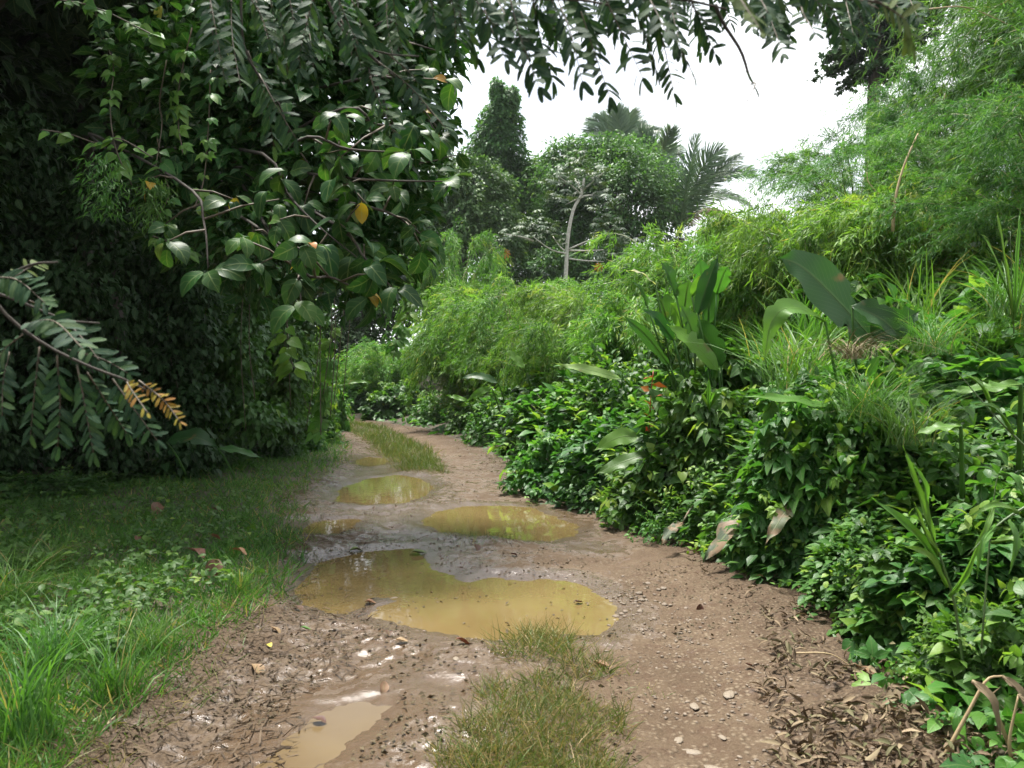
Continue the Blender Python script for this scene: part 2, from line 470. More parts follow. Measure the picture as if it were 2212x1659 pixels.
def mud_mat():
    m = bpy.data.materials.new('wet_mud')
    m.use_nodes = True
    nt = m.node_tree; N, L = nt.nodes, nt.links
    pb = N['Principled BSDF']
    tc = N.new('ShaderNodeTexCoord')

    def noise(scale, det=6, rough=.6):
        n = N.new('ShaderNodeTexNoise')
        n.inputs['Scale'].default_value = scale; n.inputs['Detail'].default_value = det; n.inputs['Roughness'].default_value = rough
        L.new(tc.outputs['Object'], n.inputs['Vector'])
        return n.outputs['Fac']

    def attr(nm):
        a = N.new('ShaderNodeAttribute'); a.attribute_name = nm
        return a.outputs['Fac']

    def mix(f, a, b):
        x = N.new('ShaderNodeMixRGB')
        L.new(f, x.inputs[0])
        for i, c in ((1, a), (2, b)):
            if isinstance(c, tuple):
                x.inputs[i].default_value = (*c, 1)
            else:
                L.new(c, x.inputs[i])
        return x.outputs[0]

    def rng_(f, a, b, c=0.0, d=1.0):
        x = N.new('ShaderNodeMapRange')
        for i, q in enumerate((a, b, c, d)):
            x.inputs[i + 1].default_value = q
        L.new(f, x.inputs[0])
        return x.outputs[0]

    def mth(op, a, b):
        x = N.new('ShaderNodeMath'); x.operation = op
        for i, c in enumerate((a, b)):
            if isinstance(c, (int, float)):
                x.inputs[i].default_value = c
            else:
                L.new(c, x.inputs[i])
        return x.outputs[0]
    wet, grav, litter = attr('wet'), attr('gravel'), attr('litter')
    big, mid, fine, grit = noise(1.7), noise(9), noise(45, 5, .7), noise(160, 3, .7)
    c = mix(rng_(big, .3, .7), (.076, .052, .032), (.124, .090, .058))
    c = mix(rng_(mid, .45, .7), c, (.078, .049, .031))
    c = mix(mth('MULTIPLY', rng_(fine, .52, .68), .7), c, (.042, .027, .018))
    c = mix(mth('MULTIPLY', rng_(grit, .55, .7), .5), c, (.23, .18, .13))
    # gravel cells
    vo = N.new('ShaderNodeTexVoronoi'); vo.inputs['Scale'].default_value = 34
    L.new(tc.outputs['Object'], vo.inputs['Vector'])
    vr = rng_(vo.outputs['Distance'], .15, .55, 1, 0)
    peb = N.new('ShaderNodeSeparateColor'); L.new(vo.outputs['Color'], peb.inputs[0])
    sel = mth('MULTIPLY', rng_(peb.outputs[0], .45, .55), vr)
    selg = mth('MULTIPLY', sel, grav)
    c = mix(mth('MULTIPLY', selg, .45), c, (.29, .235, .165))
    c = mix(mth('MULTIPLY', litter, rng_(fine, .4, .62)), c, (.036, .025, .016))
    wn_ = rng_(mth('ADD', mth('ADD', wet, mth('MULTIPLY', mth('SUBTRACT', mid, .5), 1.3)), mth('MULTIPLY', mth('SUBTRACT', big, .5), .9)), .35, .62)
    c = mix(mth('MULTIPLY', wn_, .55), c, (.075, .048, .027))
    L.new(c, pb.inputs['Base Color'])
    L.new(rng_(wn_, 0, 1, .12, .6), pb.inputs['Specular IOR Level'])
    ro = rng_(wn_, 0, 1, .8, .14)
    ro = mth('ADD', ro, mth('MULTIPLY', mth('SUBTRACT', fine, .5), .12))
    L.new(ro, pb.inputs['Roughness'])
    h = mth('ADD', mth('MULTIPLY', mid, .5), mth('MULTIPLY', fine, .6))
    h = mth('ADD', h, mth('MULTIPLY', grit, .16))
    h = mth('ADD', h, mth('MULTIPLY', selg, .5))
    bp = N.new('ShaderNodeBump'); bp.inputs['Strength'].default_value = .7; bp.inputs['Distance'].default_value = .03
    L.new(rng_(wn_, 0, 1, .75, .3), bp.inputs['Strength'])
    L.new(h, bp.inputs['Height']); L.new(bp.outputs[0], pb.inputs['Normal'])
    return m


def water_mat():
    m = bpy.data.materials.new('muddy_water')
    m.use_nodes = True
    nt = m.node_tree; N, L = nt.nodes, nt.links
    pb = N['Principled BSDF']
    tc = N.new('ShaderNodeTexCoord')
    n1 = N.new('ShaderNodeTexNoise'); n1.inputs['Scale'].default_value = 1.6; n1.inputs['Detail'].default_value = 4
    L.new(tc.outputs['Object'], n1.inputs['Vector'])
    r = ramp_nodes(nt, [(.3, (.125, .088, .034)), (.7, (.152, .110, .047))])
    L.new(n1.outputs['Fac'], r.inputs['Fac']); L.new(r.outputs['Color'], pb.inputs['Base Color'])
    n2 = N.new('ShaderNodeTexNoise'); n2.inputs['Scale'].default_value = 7; n2.inputs['Detail'].default_value = 2
    L.new(tc.outputs['Object'], n2.inputs['Vector'])
    bp = N.new('ShaderNodeBump'); bp.inputs['Strength'].default_value = .05; bp.inputs['Distance'].default_value = .02
    L.new(n2.outputs['Fac'], bp.inputs['Height']); L.new(bp.outputs[0], pb.inputs['Normal'])
    pb.inputs['Roughness'].default_value = .03
    pb.inputs['IOR'].default_value = 1.36
    return m


M_MUD = mud_mat()
M_WATER = water_mat()
M_FILM = water_mat()
M_FILM.name = 'muddy_film'
M_FILM.node_tree.nodes['Principled BSDF'].inputs['Roughness'].default_value = .2
for e_, c_ in zip([n_ for n_ in M_FILM.node_tree.nodes if n_.type == 'VALTORGB'][0].color_ramp.elements, ((.095, .066, .034, 1), (.125, .09, .045, 1))):
    e_.color = c_
M_SOIL = plain_mat('soil', (.035, .03, .018), (.075, .06, .035), 3, .9, .6)

# ------------------------------------------------------------------ terrain
EDGE = np.array([  # y, left edge, right edge of the track
    (-8, -1.6, 1.45), (2, -1.75, 1.5), (3.4, -1.8, 1.65), (4.6, -1.75, 1.75), (5.3, -1.72, 1.9), (6.5, -1.76, 1.95), (7.85, -2.0, 1.8),
    (9.2, -2.4, 1.42), (11, -2.9, .75), (13, -3.05, .25), (16, -3.25, -.42), (20, -4.0, -1.25), (23, -4.8, -2.0), (27.4, -6.1, -3.3),
    (34, -8.8, -6.2), (42, -13, -10.3), (55, -24, -21), (70, -40, -37), (120, -95, -92), (400, -400, -397)])
_yy = np.linspace(-8, 400, 4081)
_k = np.ones(13) / 13
_L = np.interp(_yy, EDGE[:, 0], EDGE[:, 1]); _R = np.interp(_yy, EDGE[:, 0], EDGE[:, 2])
_L[6:-6] = np.convolve(_L, _k, 'valid'); _R[6:-6] = np.convolve(_R, _k, 'valid')


def edgeL(y): return np.interp(y, _yy, _L)
def edgeR(y): return np.interp(y, _yy, _R)


_sl = np.gradient(_R, _yy)


def dRight(x, y):
    return (x - edgeR(y)) / np.sqrt(1 + np.interp(y, _yy, _sl) ** 2)


def dLeft(x, y):
    return (edgeL(y) - x) / np.sqrt(1 + np.interp(y, _yy, _sl) ** 2)


def ground_z(x, y):
    x = np.asarray(x, float); y = np.asarray(y, float)
    a, b = dLeft(x, y), dRight(x, y)
    zl = .02 + .07 * smooth(0, .7, a) + .05 * fbm(x * 1.3, y * 1.3, 3) * smooth(.1, 1, a) + .9 * smooth(4.5, 14, a) + 3.0 * smooth(10, 60, a)
    zr = .01 + .10 * smooth(0, .8, b) + .75 * smooth(.8, 3.6, b) + 2.2 * smooth(2.2, 7.5, b) + 1.2 * smooth(8, 30, b) + .12 * fbm(x, y, 3) * smooth(.3, 2, b)
    zin = -.22 + 0 * x
    e = .12
    z = np.where(a > 0, zl, np.where(b > 0, zr, zin))
    inside = np.minimum(-a, -b)
    z = np.where(inside > 0, .02 + (zin - .02) * smooth(0, .3, inside), z)
    return z + .25 * smooth(80, 300, np.hypot(x, y)) * 12 * (1 + fbm(x / 60, y / 60, 3))


def gz(x, y):
    return float(ground_z(np.array([x]), np.array([y]))[0])


def grid_mesh(xs, ys, zf):
    X, Y = np.meshgrid(xs, ys)
    Z = zf(X, Y)
    V = np.stack([X, Y, Z], -1).reshape(-1, 3)
    nx, ny = len(xs), len(ys)
    i = np.arange(ny - 1)[:, None] * nx + np.arange(nx - 1)[None]
    i = i.ravel()
    T = np.concatenate([np.stack([i, i + 1, i + nx + 1], 1), np.stack([i, i + nx + 1, i + nx], 1)])
    return V, T


def warp(a, n, lo, hi):
    s = np.linspace(-1, 1, n)
    t = np.sign(s) * (np.abs(s) * .12 + np.abs(s) ** 4 * .88)
    return np.where(t < 0, -t * lo, t * hi)


gx = np.unique(np.concatenate([np.linspace(-30, 30, 201), warp(0, 60, -500, 500)]))
gy = np.unique(np.concatenate([np.linspace(-14, 60, 247), warp(0, 60, -300, 700)]))
V, T = grid_mesh(gx, gy, ground_z)
g = Geo().add(V, T)
tag(g.build('ground', M_SOIL), 'dark soil of the verges and banks under the plants', 'ground', kind='structure')

# puddles: outlines on the ground, water level
PUD = [
    ('large brown puddle right across the track in front of the grass tuft', -.035,
     [(633, 1268), (655, 1240), (688, 1207), (760, 1190), (830, 1180), (890, 1178), (918, 1198), (922, 1217), (985, 1233), (1005, 1246), (1070, 1241), (1130, 1246), (1180, 1243), (1240, 1250), (1290, 1275), (1337, 1305), (1332, 1330), (1290, 1357), (1230, 1362), (1150, 1362), (1080, 1369), (1000, 1364), (930, 1356), (870, 1338), (800, 1322), (815, 1303), (850, 1287), (838, 1279), (800, 1285), (790, 1300), (752, 1313), (700, 1311), (650, 1292)]),
    ('oval brown puddle in the right wheel track beyond the small grass island', -.03,
     [(902, 1122), (940, 1101), (1000, 1090), (1080, 1086), (1140, 1091), (1190, 1108), (1252, 1130), (1242, 1152), (1190, 1162), (1120, 1160), (1060, 1152), (1020, 1152), (955, 1142)]),
    ('greenish puddle in the left wheel track, farthest of the big puddles', -.03,
     [(725, 1076), (738, 1050), (800, 1029), (860, 1022), (905, 1030), (938, 1045), (920, 1066), (872, 1082), (800, 1085), (750, 1082)]),
    ('narrow murky puddle beside the left grass verge', -.025,
     [(640, 1132), (700, 1119), (775, 1117), (765, 1137), (712, 1150), (655, 1148)]),
    ('small round yellow puddle left of the grass strip', -.022,
     [(890, 1477), (930, 1465), (980, 1467), (990, 1480), (940, 1492), (900, 1489)]),
    ('shallow film of muddy water in the near left wheel rut', -.016,
     [(520, 1690), (600, 1595), (680, 1540), (760, 1514), (840, 1510), (825, 1540), (775, 1585), (725, 1635), (690, 1690)]),
    ('thin shining puddle at the start of the far grass strip', -.02,
     [(765, 994), (790, 985), (832, 987), (838, 999), (800, 1005), (772, 1003)]),
]
PUDW = [(lb, z, np.array([G(u, v) for u, v in poly])) for lb, z, poly in PUD]


def poly_sd(x, y, poly):
    """signed distance to polygon, negative inside"""
    d = np.full(x.shape, 1e9); ins = np.zeros(x.shape, bool)
    n = len(poly)
    for i in range(n):
        a = poly[i]; b = poly[(i + 1) % n]
        e = b - a; wx = x - a[0]; wy = y - a[1]
        t = np.clip((wx * e[0] + wy * e[1]) / (e @ e), 0, 1)
        d = np.minimum(d, np.hypot(wx - t * e[0], wy - t * e[1]))
        c = ((a[1] > y) != (b[1] > y)) & (x < (b[0] - a[0]) * (y - a[1]) / (b[1] - a[1] + 1e-12) + a[0])
        ins ^= c
    return np.where(ins, -d, d)


MEDIAN = [np.array([G(u, v) for u, v in p]) for p in (
    [(990, 1700), (1030, 1600), (1065, 1510), (1100, 1430), (1115, 1385), (1160, 1350), (1225, 1362), (1265, 1400), (1305, 1480), (1345, 1560), (1330, 1700)],
    [(880, 1018), (952, 1022), (935, 985), (880, 950), (825, 922), (765, 912), (752, 925), (800, 952), (845, 988)])]


def road_fields(x, y):
    a, b = dLeft(x, y), dRight(x, y)
    wx = x + .05 * fbm(x * 5, y * 5, 3) + .03 * fbm(x * 17, y * 17, 2); wy = y + .08 * fbm(x * 5 + 40, y * 5, 3)
    w = edgeR(y) - edgeL(y)
    t = (x - edgeL(y)) / w * 2 - 1
    z = .016 * fbm(x * 2.2, y * 2.2, 3) + .020 * fbm(x * 8, y * 8, 3) + .012 * fbm(x * 24, y * 24, 2) * smooth(14, 5, y)
    z = z - .036 * np.exp(-((t + .5) / .22) ** 2) - .024 * np.exp(-((t - .5) / .24) ** 2) + .022 * np.exp(-(t / .2) ** 2)
    z = z + .06 * smooth(-.45, .1, a) + .05 * smooth(-.4, .1, b)
    # tyre scuffs along the left rut
    z = z + .011 * np.sin(y * 62 + 55 * np.abs(t + .56) + 2.5 * fbm(x * 4, y * 2, 2)) * np.exp(-((t + .56) / .15) ** 4) * smooth(6.2, 4.5, y) * smooth(.35, .6, vnoise(x * 2, y * 2))
    z = z - .018 * np.exp(-((t + .32) / .03) ** 2) * smooth(6, 4.5, y) - .016 * np.exp(-((t + .80) / .035) ** 2) * smooth(6, 4.5, y)
    wet = .50 * np.exp(-((t + .4) / .45) ** 2) + .20 + .25 * smooth(7, 12, y) * smooth(24, 14, y)
    for lb, zw, poly in PUDW:
        s = poly_sd(wx, wy, poly)
        k = smooth(.42, .05, s)
        tgt = zw + np.clip(s * .16, -.07, .06) + .004 * fbm(x * 22, y * 22, 2)
        z = z * (1 - k) + tgt * k
        wet = np.maximum(wet, .95 * smooth(.55, .0, s))
    wet = np.maximum(wet, .9 * np.exp(-((x - .8) / .5) ** 2 - ((y - 7.9) / .5) ** 2))
    wet = np.maximum(wet, .85 * np.exp(-((x + .5) / .55) ** 2 - ((y - 4.35) / .35) ** 2))
    grav = np.clip(.25 + .8 * smooth(.1, .5, t) * smooth(7.5, 4, y) + .5 * fbm(x * 1.5 + 7, y * 1.5, 2), 0, 1)
    litter = np.clip(smooth(-.75, -.1, a) + smooth(-.5, 0, b) * .8 + .4 * fbm(x * 2 + 70, y * 2, 3), 0, 1)
    # beneath the verge the sheet dives under the soil
    z = z - .5 * smooth(.28, .75, np.maximum(a, b))
    return z, wet, grav, litter


yl = [1.2]
while yl[-1] < 60:
    yl.append(yl[-1] + max(.02, .0052 * yl[-1] * (1 if yl[-1] < 14 else 2.2)))
yl = np.array(yl); tl = np.linspace(-.8, 0, 1)
nt_ = 210
S_ = np.linspace(0, 1, nt_)
Yg = np.repeat(yl[:, None], nt_, 1)
Xg = edgeL(Yg) - .85 + (edgeR(Yg) - edgeL(Yg) + 1.7) * S_[None]
Zg, WET, GRAV, LIT = road_fields(Xg, Yg)
V = np.stack([Xg, Yg, Zg], -1).reshape(-1, 3)
ii = (np.arange(len(yl) - 1)[:, None] * nt_ + np.arange(nt_ - 1)[None]).ravel()
T = np.concatenate([np.stack([ii, ii + 1, ii + nt_ + 1], 1), np.stack([ii, ii + nt_ + 1, ii + nt_], 1)])
road = Geo().add(V, T).build('dirt_road', M_MUD)
for nm, arr in (('wet', WET), ('gravel', GRAV), ('litter', LIT)):
    at = road.data.attributes.new(nm, 'FLOAT', 'POINT')
    at.data.foreach_set('value', arr.astype(np.float32).ravel())
tag(road, 'rutted muddy dirt track curving away to the left', 'track', kind='structure')


def road_z(x, y):
    return road_fields(np.atleast_1d(np.asarray(x, float)), np.atleast_1d(np.asarray(y, float)))[0]


def surf_z(x, y):
    return np.maximum(road_z(x, y), ground_z(np.atleast_1d(x), np.atleast_1d(y)))


def hull(p):
    p = sorted(map(tuple, p))

    def half(q):
        o = []
        for a in q:
            while len(o) > 1 and (o[-1][0] - o[-2][0]) * (a[1] - o[-2][1]) - (o[-1][1] - o[-2][1]) * (a[0] - o[-2][0]) <= 0:
                o.pop()
            o.append(a)
        return o[:-1]
    return np.array(half(p) + half(p[::-1]))


for lb, zw, poly in PUDW:
    # the water lies under the mud around it: a level sheet a little wider than the hollow
    h = hull(poly)
    c = h.mean(0)
    q = h + norm(h - c) * .2
    n = len(q)
    V = np.concatenate([[[c[0], c[1], zw]], np.column_stack([q, np.full(n, zw)])])
    T = [(0, 1 + i, 1 + (i + 1) % n) for i in range(n)]
    tag(Geo().add(V, T).build('puddle', M_FILM if 'film' in lb or 'small round' in lb else M_WATER, smooth_=False), lb, 'puddle', kind='structure')


def seen(x, y, margin=1.04):
    return (y > 1.0) & (np.abs(x) < .643 * y * margin + .25)


# ------------------------------------------------------------------ generators of plants
def tint_noise(P_, sc_=.8, amp=.35, base=.45, jit=.2):
    return np.clip(base + amp * fbm(P_[:, 0] * sc_ + P_[:, 2] * .7 * sc_, P_[:, 1] * sc_ + P_[:, 2] * sc_, 2) + jit * rng.normal(size=len(P_)), 0, .93)


def shrub_geo(seed, n=2600, leaf=.10, tm=TM_OVATE, squash=1.0, gaps=.35, rare=.04, size_jit=.3, droop=.35):
    """dome of leaves about radius 1, height 1"""
    r = np.random.default_rng(seed)
    th = r.random(n) * 2 * math.pi
    cz = r.random(n) * 1.02 - .04
    ph = np.arcsin(np.clip(cz, -1, 1))
    d = np.stack([np.cos(th) * np.cos(ph), np.sin(th) * np.cos(ph), np.sin(ph)], 1)
    lump = 1 + .42 * fbm(d[:, 0] * 2.2 + seed, d[:, 1] * 2.2 + d[:, 2] * 1.7, 3) + .10 * fbm(d[:, 0] * 6 + seed, d[:, 1] * 6 + d[:, 2] * 5, 2)
    depth = r.random(n) ** 1.9 * .6
    rad = lump * (1 - depth)
    hole = vnoise(d[:, 0] * 3 + seed * 3.1, d[:, 1] * 3 + d[:, 2] * 3) < gaps * .6
    rad = np.where(hole, rad * .78, rad)
    pos = d * rad[:, None] * np.array([1, 1, squash])
    D = norm(d * np.array([1, 1, .3]) + r.normal(size=(n, 3)) * .45 + np.array([0, 0, -droop]))
    N = norm(d * .3 + np.array([0, 0, 1.0]) + r.normal(size=(n, 3)) * .38)
    S = leaf * (1 + size_jit * r.normal(size=n)).clip(.45, 1.8)
    tint = np.clip(.42 + .25 * fbm(pos[:, 0] * 2 + seed, pos[:, 1] * 2 + pos[:, 2] * 2, 2) + .17 * r.normal(size=n), 0, .9)
    young = (r.random(n) < rare) & (depth < .08)
    tint = np.where(young, .97, tint)
    g = Geo().scatter(tm, pos, D, N, S, tint)
    for k in range(34):          # leafy shoots standing out of the mass
        a = r.random() * 6.28; el = .15 + 1.2 * r.random()
        b = np.array([math.cos(a) * math.cos(el), math.sin(a) * math.cos(el), math.sin(el) * squash]) * .8
        dr = norm(b + np.array([0, 0, .55]) + r.normal(size=3) * .45)
        ln = .25 + .4 * r.random()
        q = np.linspace(0, 1, 9)
        pt = b + dr * (q * ln)[:, None]; pt[:, 2] -= .35 * ln * q ** 2.4
        g.tube(pt[::2], .006, 3, tint=.6)
        tang = norm(np.gradient(pt, axis=0))
        sdv = norm(np.cross(tang, r.normal(size=3))) * np.where(np.arange(9) % 2, 1, -1)[:, None]
        g.scatter(tm, pt, norm(sdv + tang * .6 + np.array([0, 0, -.25])), norm(np.array([0, 0, 1.0]) + r.normal(size=(9, 3)) * .3), leaf * (1.15 - .55 * q) * (.8 + .5 * r.random()), np.clip(.5 + .42 * q + .1 * r.normal(), 0, .99))
    return g


def stems_geo(seed, n=9, rad=.012, spread=.8, h=.85, mi=0):
    r = np.random.default_rng(seed + 99)
    g = Geo()
    for k in range(n):
        a = r.random() * 6.28
        e = np.array([math.cos(a) * spread * r.random(), math.sin(a) * spread * r.random(), h * (.6 + .4 * r.random())])
        b = np.array([e[0] * .12, e[1] * .12, -.12])
        g.tube(curve([b, b * .4 + e * .6 * np.array([.7, .7, 1.1]), e], 5), np.linspace(rad, rad * .35, 5), 4)
    return g


def bamboo_geo(seed, H, spread, culms=20, twigs=26, leaves=34, leaf=.14, w=1.0, tw=.8, hang=.55, arch=1.0, start=.18):
    r = np.random.default_rng(seed)
    gl, gc = Geo(), Geo()
    LP, LD, LT = [], [], []
    for c in range(culms):
        a = c * 2.4 + r.random() * .8
        hh = H * (.62 + .45 * r.random()); sp = spread * (.35 + .75 * r.random())
        t = np.linspace(0, 1, 14)
        rr = .25 * r.random() + sp * t ** 1.9
        zz = hh * np.sin(t * math.pi * (.5 + .22 * arch * r.random())) - .25 * (1 - t)
        path = np.stack([np.cos(a) * rr, np.sin(a) * rr, zz], 1) + np.cumsum(r.normal(size=(14, 3)) * .012 * H / 5, 0)
        gc.tube(path, np.linspace(.034, .006, 14) * (H / 6) ** .5, 5)
        tan = norm(np.gradient(path, axis=0))
        tt = start + (1 - start) * r.random(twigs) ** .8
        base = np.stack([np.interp(tt, t, path[:, k]) for k in range(3)], 1)
        tg = np.stack([np.interp(tt, t, tan[:, k]) for k in range(3)], 1)
        d0 = norm(tg * .8 + r.normal(size=(twigs, 3)) * .6 + np.array([np.cos(a), np.sin(a), 0]) * .45)
        ln = tw * (.5 + .8 * r.random(twigs))
        s = r.random((twigs, leaves))
        q = base[:, None] + d0[:, None] * (s * ln[:, None])[..., None]
        q[..., 2] -= hang * s ** 2 * ln[:, None]
        q += r.normal(size=q.shape) * .035
        dd = d0[:, None] * .7 + r.normal(size=q.shape) * .5 + np.array([0, 0, -1.0]) * (.25 + hang * s[..., None])
        LP.append(q.reshape(-1, 3)); LD.append(dd.reshape(-1, 3))
        base_t = .45 + .27 * r.normal(size=(twigs, 1)) + .12 * r.normal(size=(twigs, leaves))
        LT.append(np.clip(base_t, 0, .95).ravel())
    LP, LD, LT = np.concatenate(LP), np.concatenate(LD), np.concatenate(LT)
    n = len(LP)
    LT = np.where(r.random(n) < .012, 1.0, LT)
    gl.scatter(TM_BAMBOO, LP, LD, norm(r.normal(size=(n, 3)) * .7 + np.array([0, 0, .8])), leaf * (1 + .28 * r.normal(size=n)).clip(.4, 1.8), LT, W=w)
    return gl, gc


def crown_geo(seed, n, leaf, lobes, tm=TM_OVATE, shell=.5, droop=.4, rare=.01, lump=.3):
    """leaves over overlapping lobes (x, y, z, rx, ry, rz); local coordinates"""
    r = np.random.default_rng(seed)
    lobes = np.asarray(lobes, float)
    area = (lobes[:, 3] * lobes[:, 4] + lobes[:, 4] * lobes[:, 5]); area = area / area.sum()
    pk = r.choice(len(lobes), n, p=area)
    d = norm(r.normal(size=(n, 3)))
    d[:, 2] = np.where(r.random(n) < .45, np.abs(d[:, 2]), d[:, 2])
    lb = lobes[pk]
    q = 1 + lump * fbm(d[:, 0] * 3 + lb[:, 0] * 1.7 + seed, d[:, 1] * 3 + d[:, 2] * 2.6 + lb[:, 2], 3) * 1.3
    dep = r.random(n) ** 2 * shell
    pos = lb[:, :3] + d * lb[:, 3:6] * (q * (1 - dep))[:, None]
    D = norm(d * np.array([1, 1, .4]) + r.normal(size=(n, 3)) * .5 + np.array([0, 0, -droop]))
    N = norm(d * .35 + np.array([0, 0, .95]) + r.normal(size=(n, 3)) * .4)
    tint = np.clip(.42 + .28 * fbm(pos[:, 0] * .9 + seed, pos[:, 1] * .9 + pos[:, 2] * .9, 2) + .16 * r.normal(size=n), 0, .9)
    tint = np.where(r.random(n) < rare, .97, tint)
    return Geo().scatter(tm, pos, D, N, leaf * (1 + .28 * r.normal(size=n)).clip(.45, 1.8), tint)


def trunk_geo(h, r0, r1, seed=0, limbs=(), lean=(0, 0), sides=9):
    r = np.random.default_rng(seed + 5)
    g = Geo()
    t = np.linspace(0, 1, 9)
    path = np.stack([lean[0] * t ** 1.4 + .03 * h * np.sin(t * 5 + seed) * .3, lean[1] * t ** 1.4, h * t - .3], 1)
    g.tube(path, r0 + (r1 - r0) * t ** .8, sides)
    for (t0, ex, ey, ez) in limbs:
        b = np.array([np.interp(t0, t, path[:, k]) for k in range(3)])
        e = np.array([ex, ey, ez])
        g.tube(curve([b, b * .5 + e * .5 + np.array([0, 0, .12 * h * .4]), e], 7), np.linspace(r1 * .8, r1 * .2, 7), 6)
    return g


def copy_thing(root, loc, rz, scale, label, group=None):
    c = root.copy(); COL.objects.link(c)
    c.location = tuple(float(a) for a in loc); c.rotation_euler = (0, 0, rz); c.scale = scale
    c['label'] = label
    if group:
        c['group'] = group
    for ch in root.children:
        d = ch.copy(); COL.objects.link(d); d.parent = c
        for g2 in ch.children:
            e = g2.copy(); COL.objects.link(e); e.parent = d
    return c


class Kind:
    """first placing uses the built thing, later ones are copies"""

    def __init__(self, name, cat, parts):
        self.root = link(name, None); self.root['category'] = cat
        for nm, geo, mat in parts:
            geo.build(nm, mat, self.root)
        self.used = False

    def put(self, loc, rz, scale, label, group=None):
        if np.isscalar(scale):
            scale = (scale,) * 3
        if not self.used:
            self.used = True
            o = self.root
            o.location = tuple(float(a) for a in loc); o.rotation_euler = (0, 0, rz); o.scale = scale
            o['label'] = label
            if group:
                o['group'] = group
            return o
        return copy_thing(self.root, loc, rz, scale, label, group)


# ================================================================== LARGE VEGETATION
def top_place(u, vtop, Y, sink=.15):
    x = (u - 1106) / F * Y
    z0 = gz(x, Y) - sink
    return x, Y, z0, EYE - (vtop - 829.5) / F * Y - z0


# ---- bamboo: tall clumps upper right, low arching mounds in the middle
tall = []
for s, (H, sp) in enumerate(((7.0, 3.0), (6.0, 2.6))):
    gl, gc = bamboo_geo(11 + s, H, sp, culms=30, twigs=46, leaves=58, leaf=.15, w=.95, tw=1.15, hang=.5, arch=1.0)
    tall.append((Kind('bamboo_clump', 'bamboo', [('culms', gc, M_CULM), ('foliage', gl, M_BAMBOO_HI)]), H, sp))
low = []
for s, (H, sp) in enumerate(((3.4, 2.0), (2.8, 2.2), (3.0, 1.7))):
    gl, gc = bamboo_geo(31 + s, H, sp, culms=30, twigs=25, leaves=60, leaf=.14, w=1.2, tw=.7, hang=.65, arch=1.5)
    low.append((Kind('bamboo_clump', 'bamboo', [('culms', gc, M_CULM), ('foliage', gl, M_BAMBOO)]), H, sp))
for k in tall + low:
    for ch in k[0].root.children:
        if ch.name.startswith(('culms', 'foliage')):
            ch['kind'] = 'stuff'

GB = 'bamboo clumps on the right bank'
for u, vt, Y, k, rz, sx, label in (
    (2235, -170, 14.5, 0, .4, .95, 'tallest feathery bamboo clump rising out of the picture at upper right'),
    (2420, -40, 12.0, 1, 2.4, 1.1, 'bamboo clump cut off by the right edge beneath the tallest clump'),
    (2015, 190, 16.5, 1, 4.1, .72, 'bamboo clump with arching sprays in front of the tall dark layered tree'),
    (1850, 330, 15.0, 1, 5.2, .72, 'bamboo clump whose thin arms reach left over open sky beside the dry cane'),
    (2290, 230, 9.6, 0, 1.2, .62, 'bamboo clump low at the right edge above the tall grass'),
):
    x, y, z, h = top_place(u, vt, Y)
    kd, H, sp = tall[k]
    s = h / (H * 1.0)
    kd.put((x, y, z), rz, (sx, sx, s), label, GB)
GM = 'low arching bamboo mounds around the bend'
for u, vt, Y, k, rz, sx, label in (
    (1475, 480, 18.5, 0, .3, 1.05, 'bright bamboo mound at the skyline between the pale-trunked tree and the palms'),
    (1290, 620, 20.5, 1, 1.9, 1.15, 'bamboo mound right below the pale trunk of the umbrella-leaved tree'),
    (1090, 610, 27.0, 2, 3.3, 1.5, 'bamboo mound left of the pale trunk, below the vine-covered tower tree'),
    (985, 515, 33.0, 0, 5.0, 1.35, 'tall narrow bamboo plume against the dark trees left of centre'),
    (1235, 700, 17.5, 1, 2.7, .8, 'yellow-green bamboo mound in front, beside the right wheel track bend'),
    (1000, 690, 27.0, 2, .9, 1.2, 'bamboo mound just right of the hanging broad leaves'),
    (1120, 650, 23.0, 0, 4.4, 1.1, 'bamboo mound with a broken pale stick in the middle of the thicket'),
    (1400, 640, 15.5, 2, 2.1, 1.0, 'bamboo mound left of the big upright heliconia leaves'),
    (1165, 610, 30.0, 1, 0.7, 1.3, 'bamboo mound just left of the foot of the pale trunk'),
    (840, 745, 38.5, 1, 3.9, 1.5, 'farthest low bamboo mound at the end of the track'),
    (1625, 525, 13.5, 0, 5.6, .9, 'bamboo mound between the heliconia and the giant paddle leaf'),
    (1740, 435, 12.5, 1, 1.4, .8, 'bamboo mound behind the giant paddle leaf, under the bent bamboo arms'),
    (1960, 400, 11.5, 2, 2.9, .95, 'bamboo mound at the foot of the broken dry cane'),
):
    x, y, z, h = top_place(u, vt, Y)
    kd, H, sp = low[k]
    kd.put((x, y, z), rz, (sx, sx, h / (H * 1.02)), label, GM)

# ---- far trees
def far_tree(name, label, cat, u, Y, geo_fn, trunk=None, mat=M_TREE, group=None):
    x = (u - 1106) / F * Y
    z0 = gz(x, Y)
    t = thing(name, label, cat, (x, Y, z0), group)
    if trunk is not None:
        trunk(Y, z0).build('trunk', M_BARK, t)
    o = geo_fn(Y, z0).build('crown', mat, t)
    o['kind'] = 'stuff'
    return t


def lobes_px(Y, z0, u0, rows):
    """rows: (u, v, half width px, half height px) at distance Y -> lobes in the tree's own space"""
    k = Y / F
    return [((u - u0) * k, dy, EYE - (v - 829.5) * k - z0, rw * k, max(rw * k * .8, 1.2), rh * k) for (u, v, rw, rh, dy) in rows]


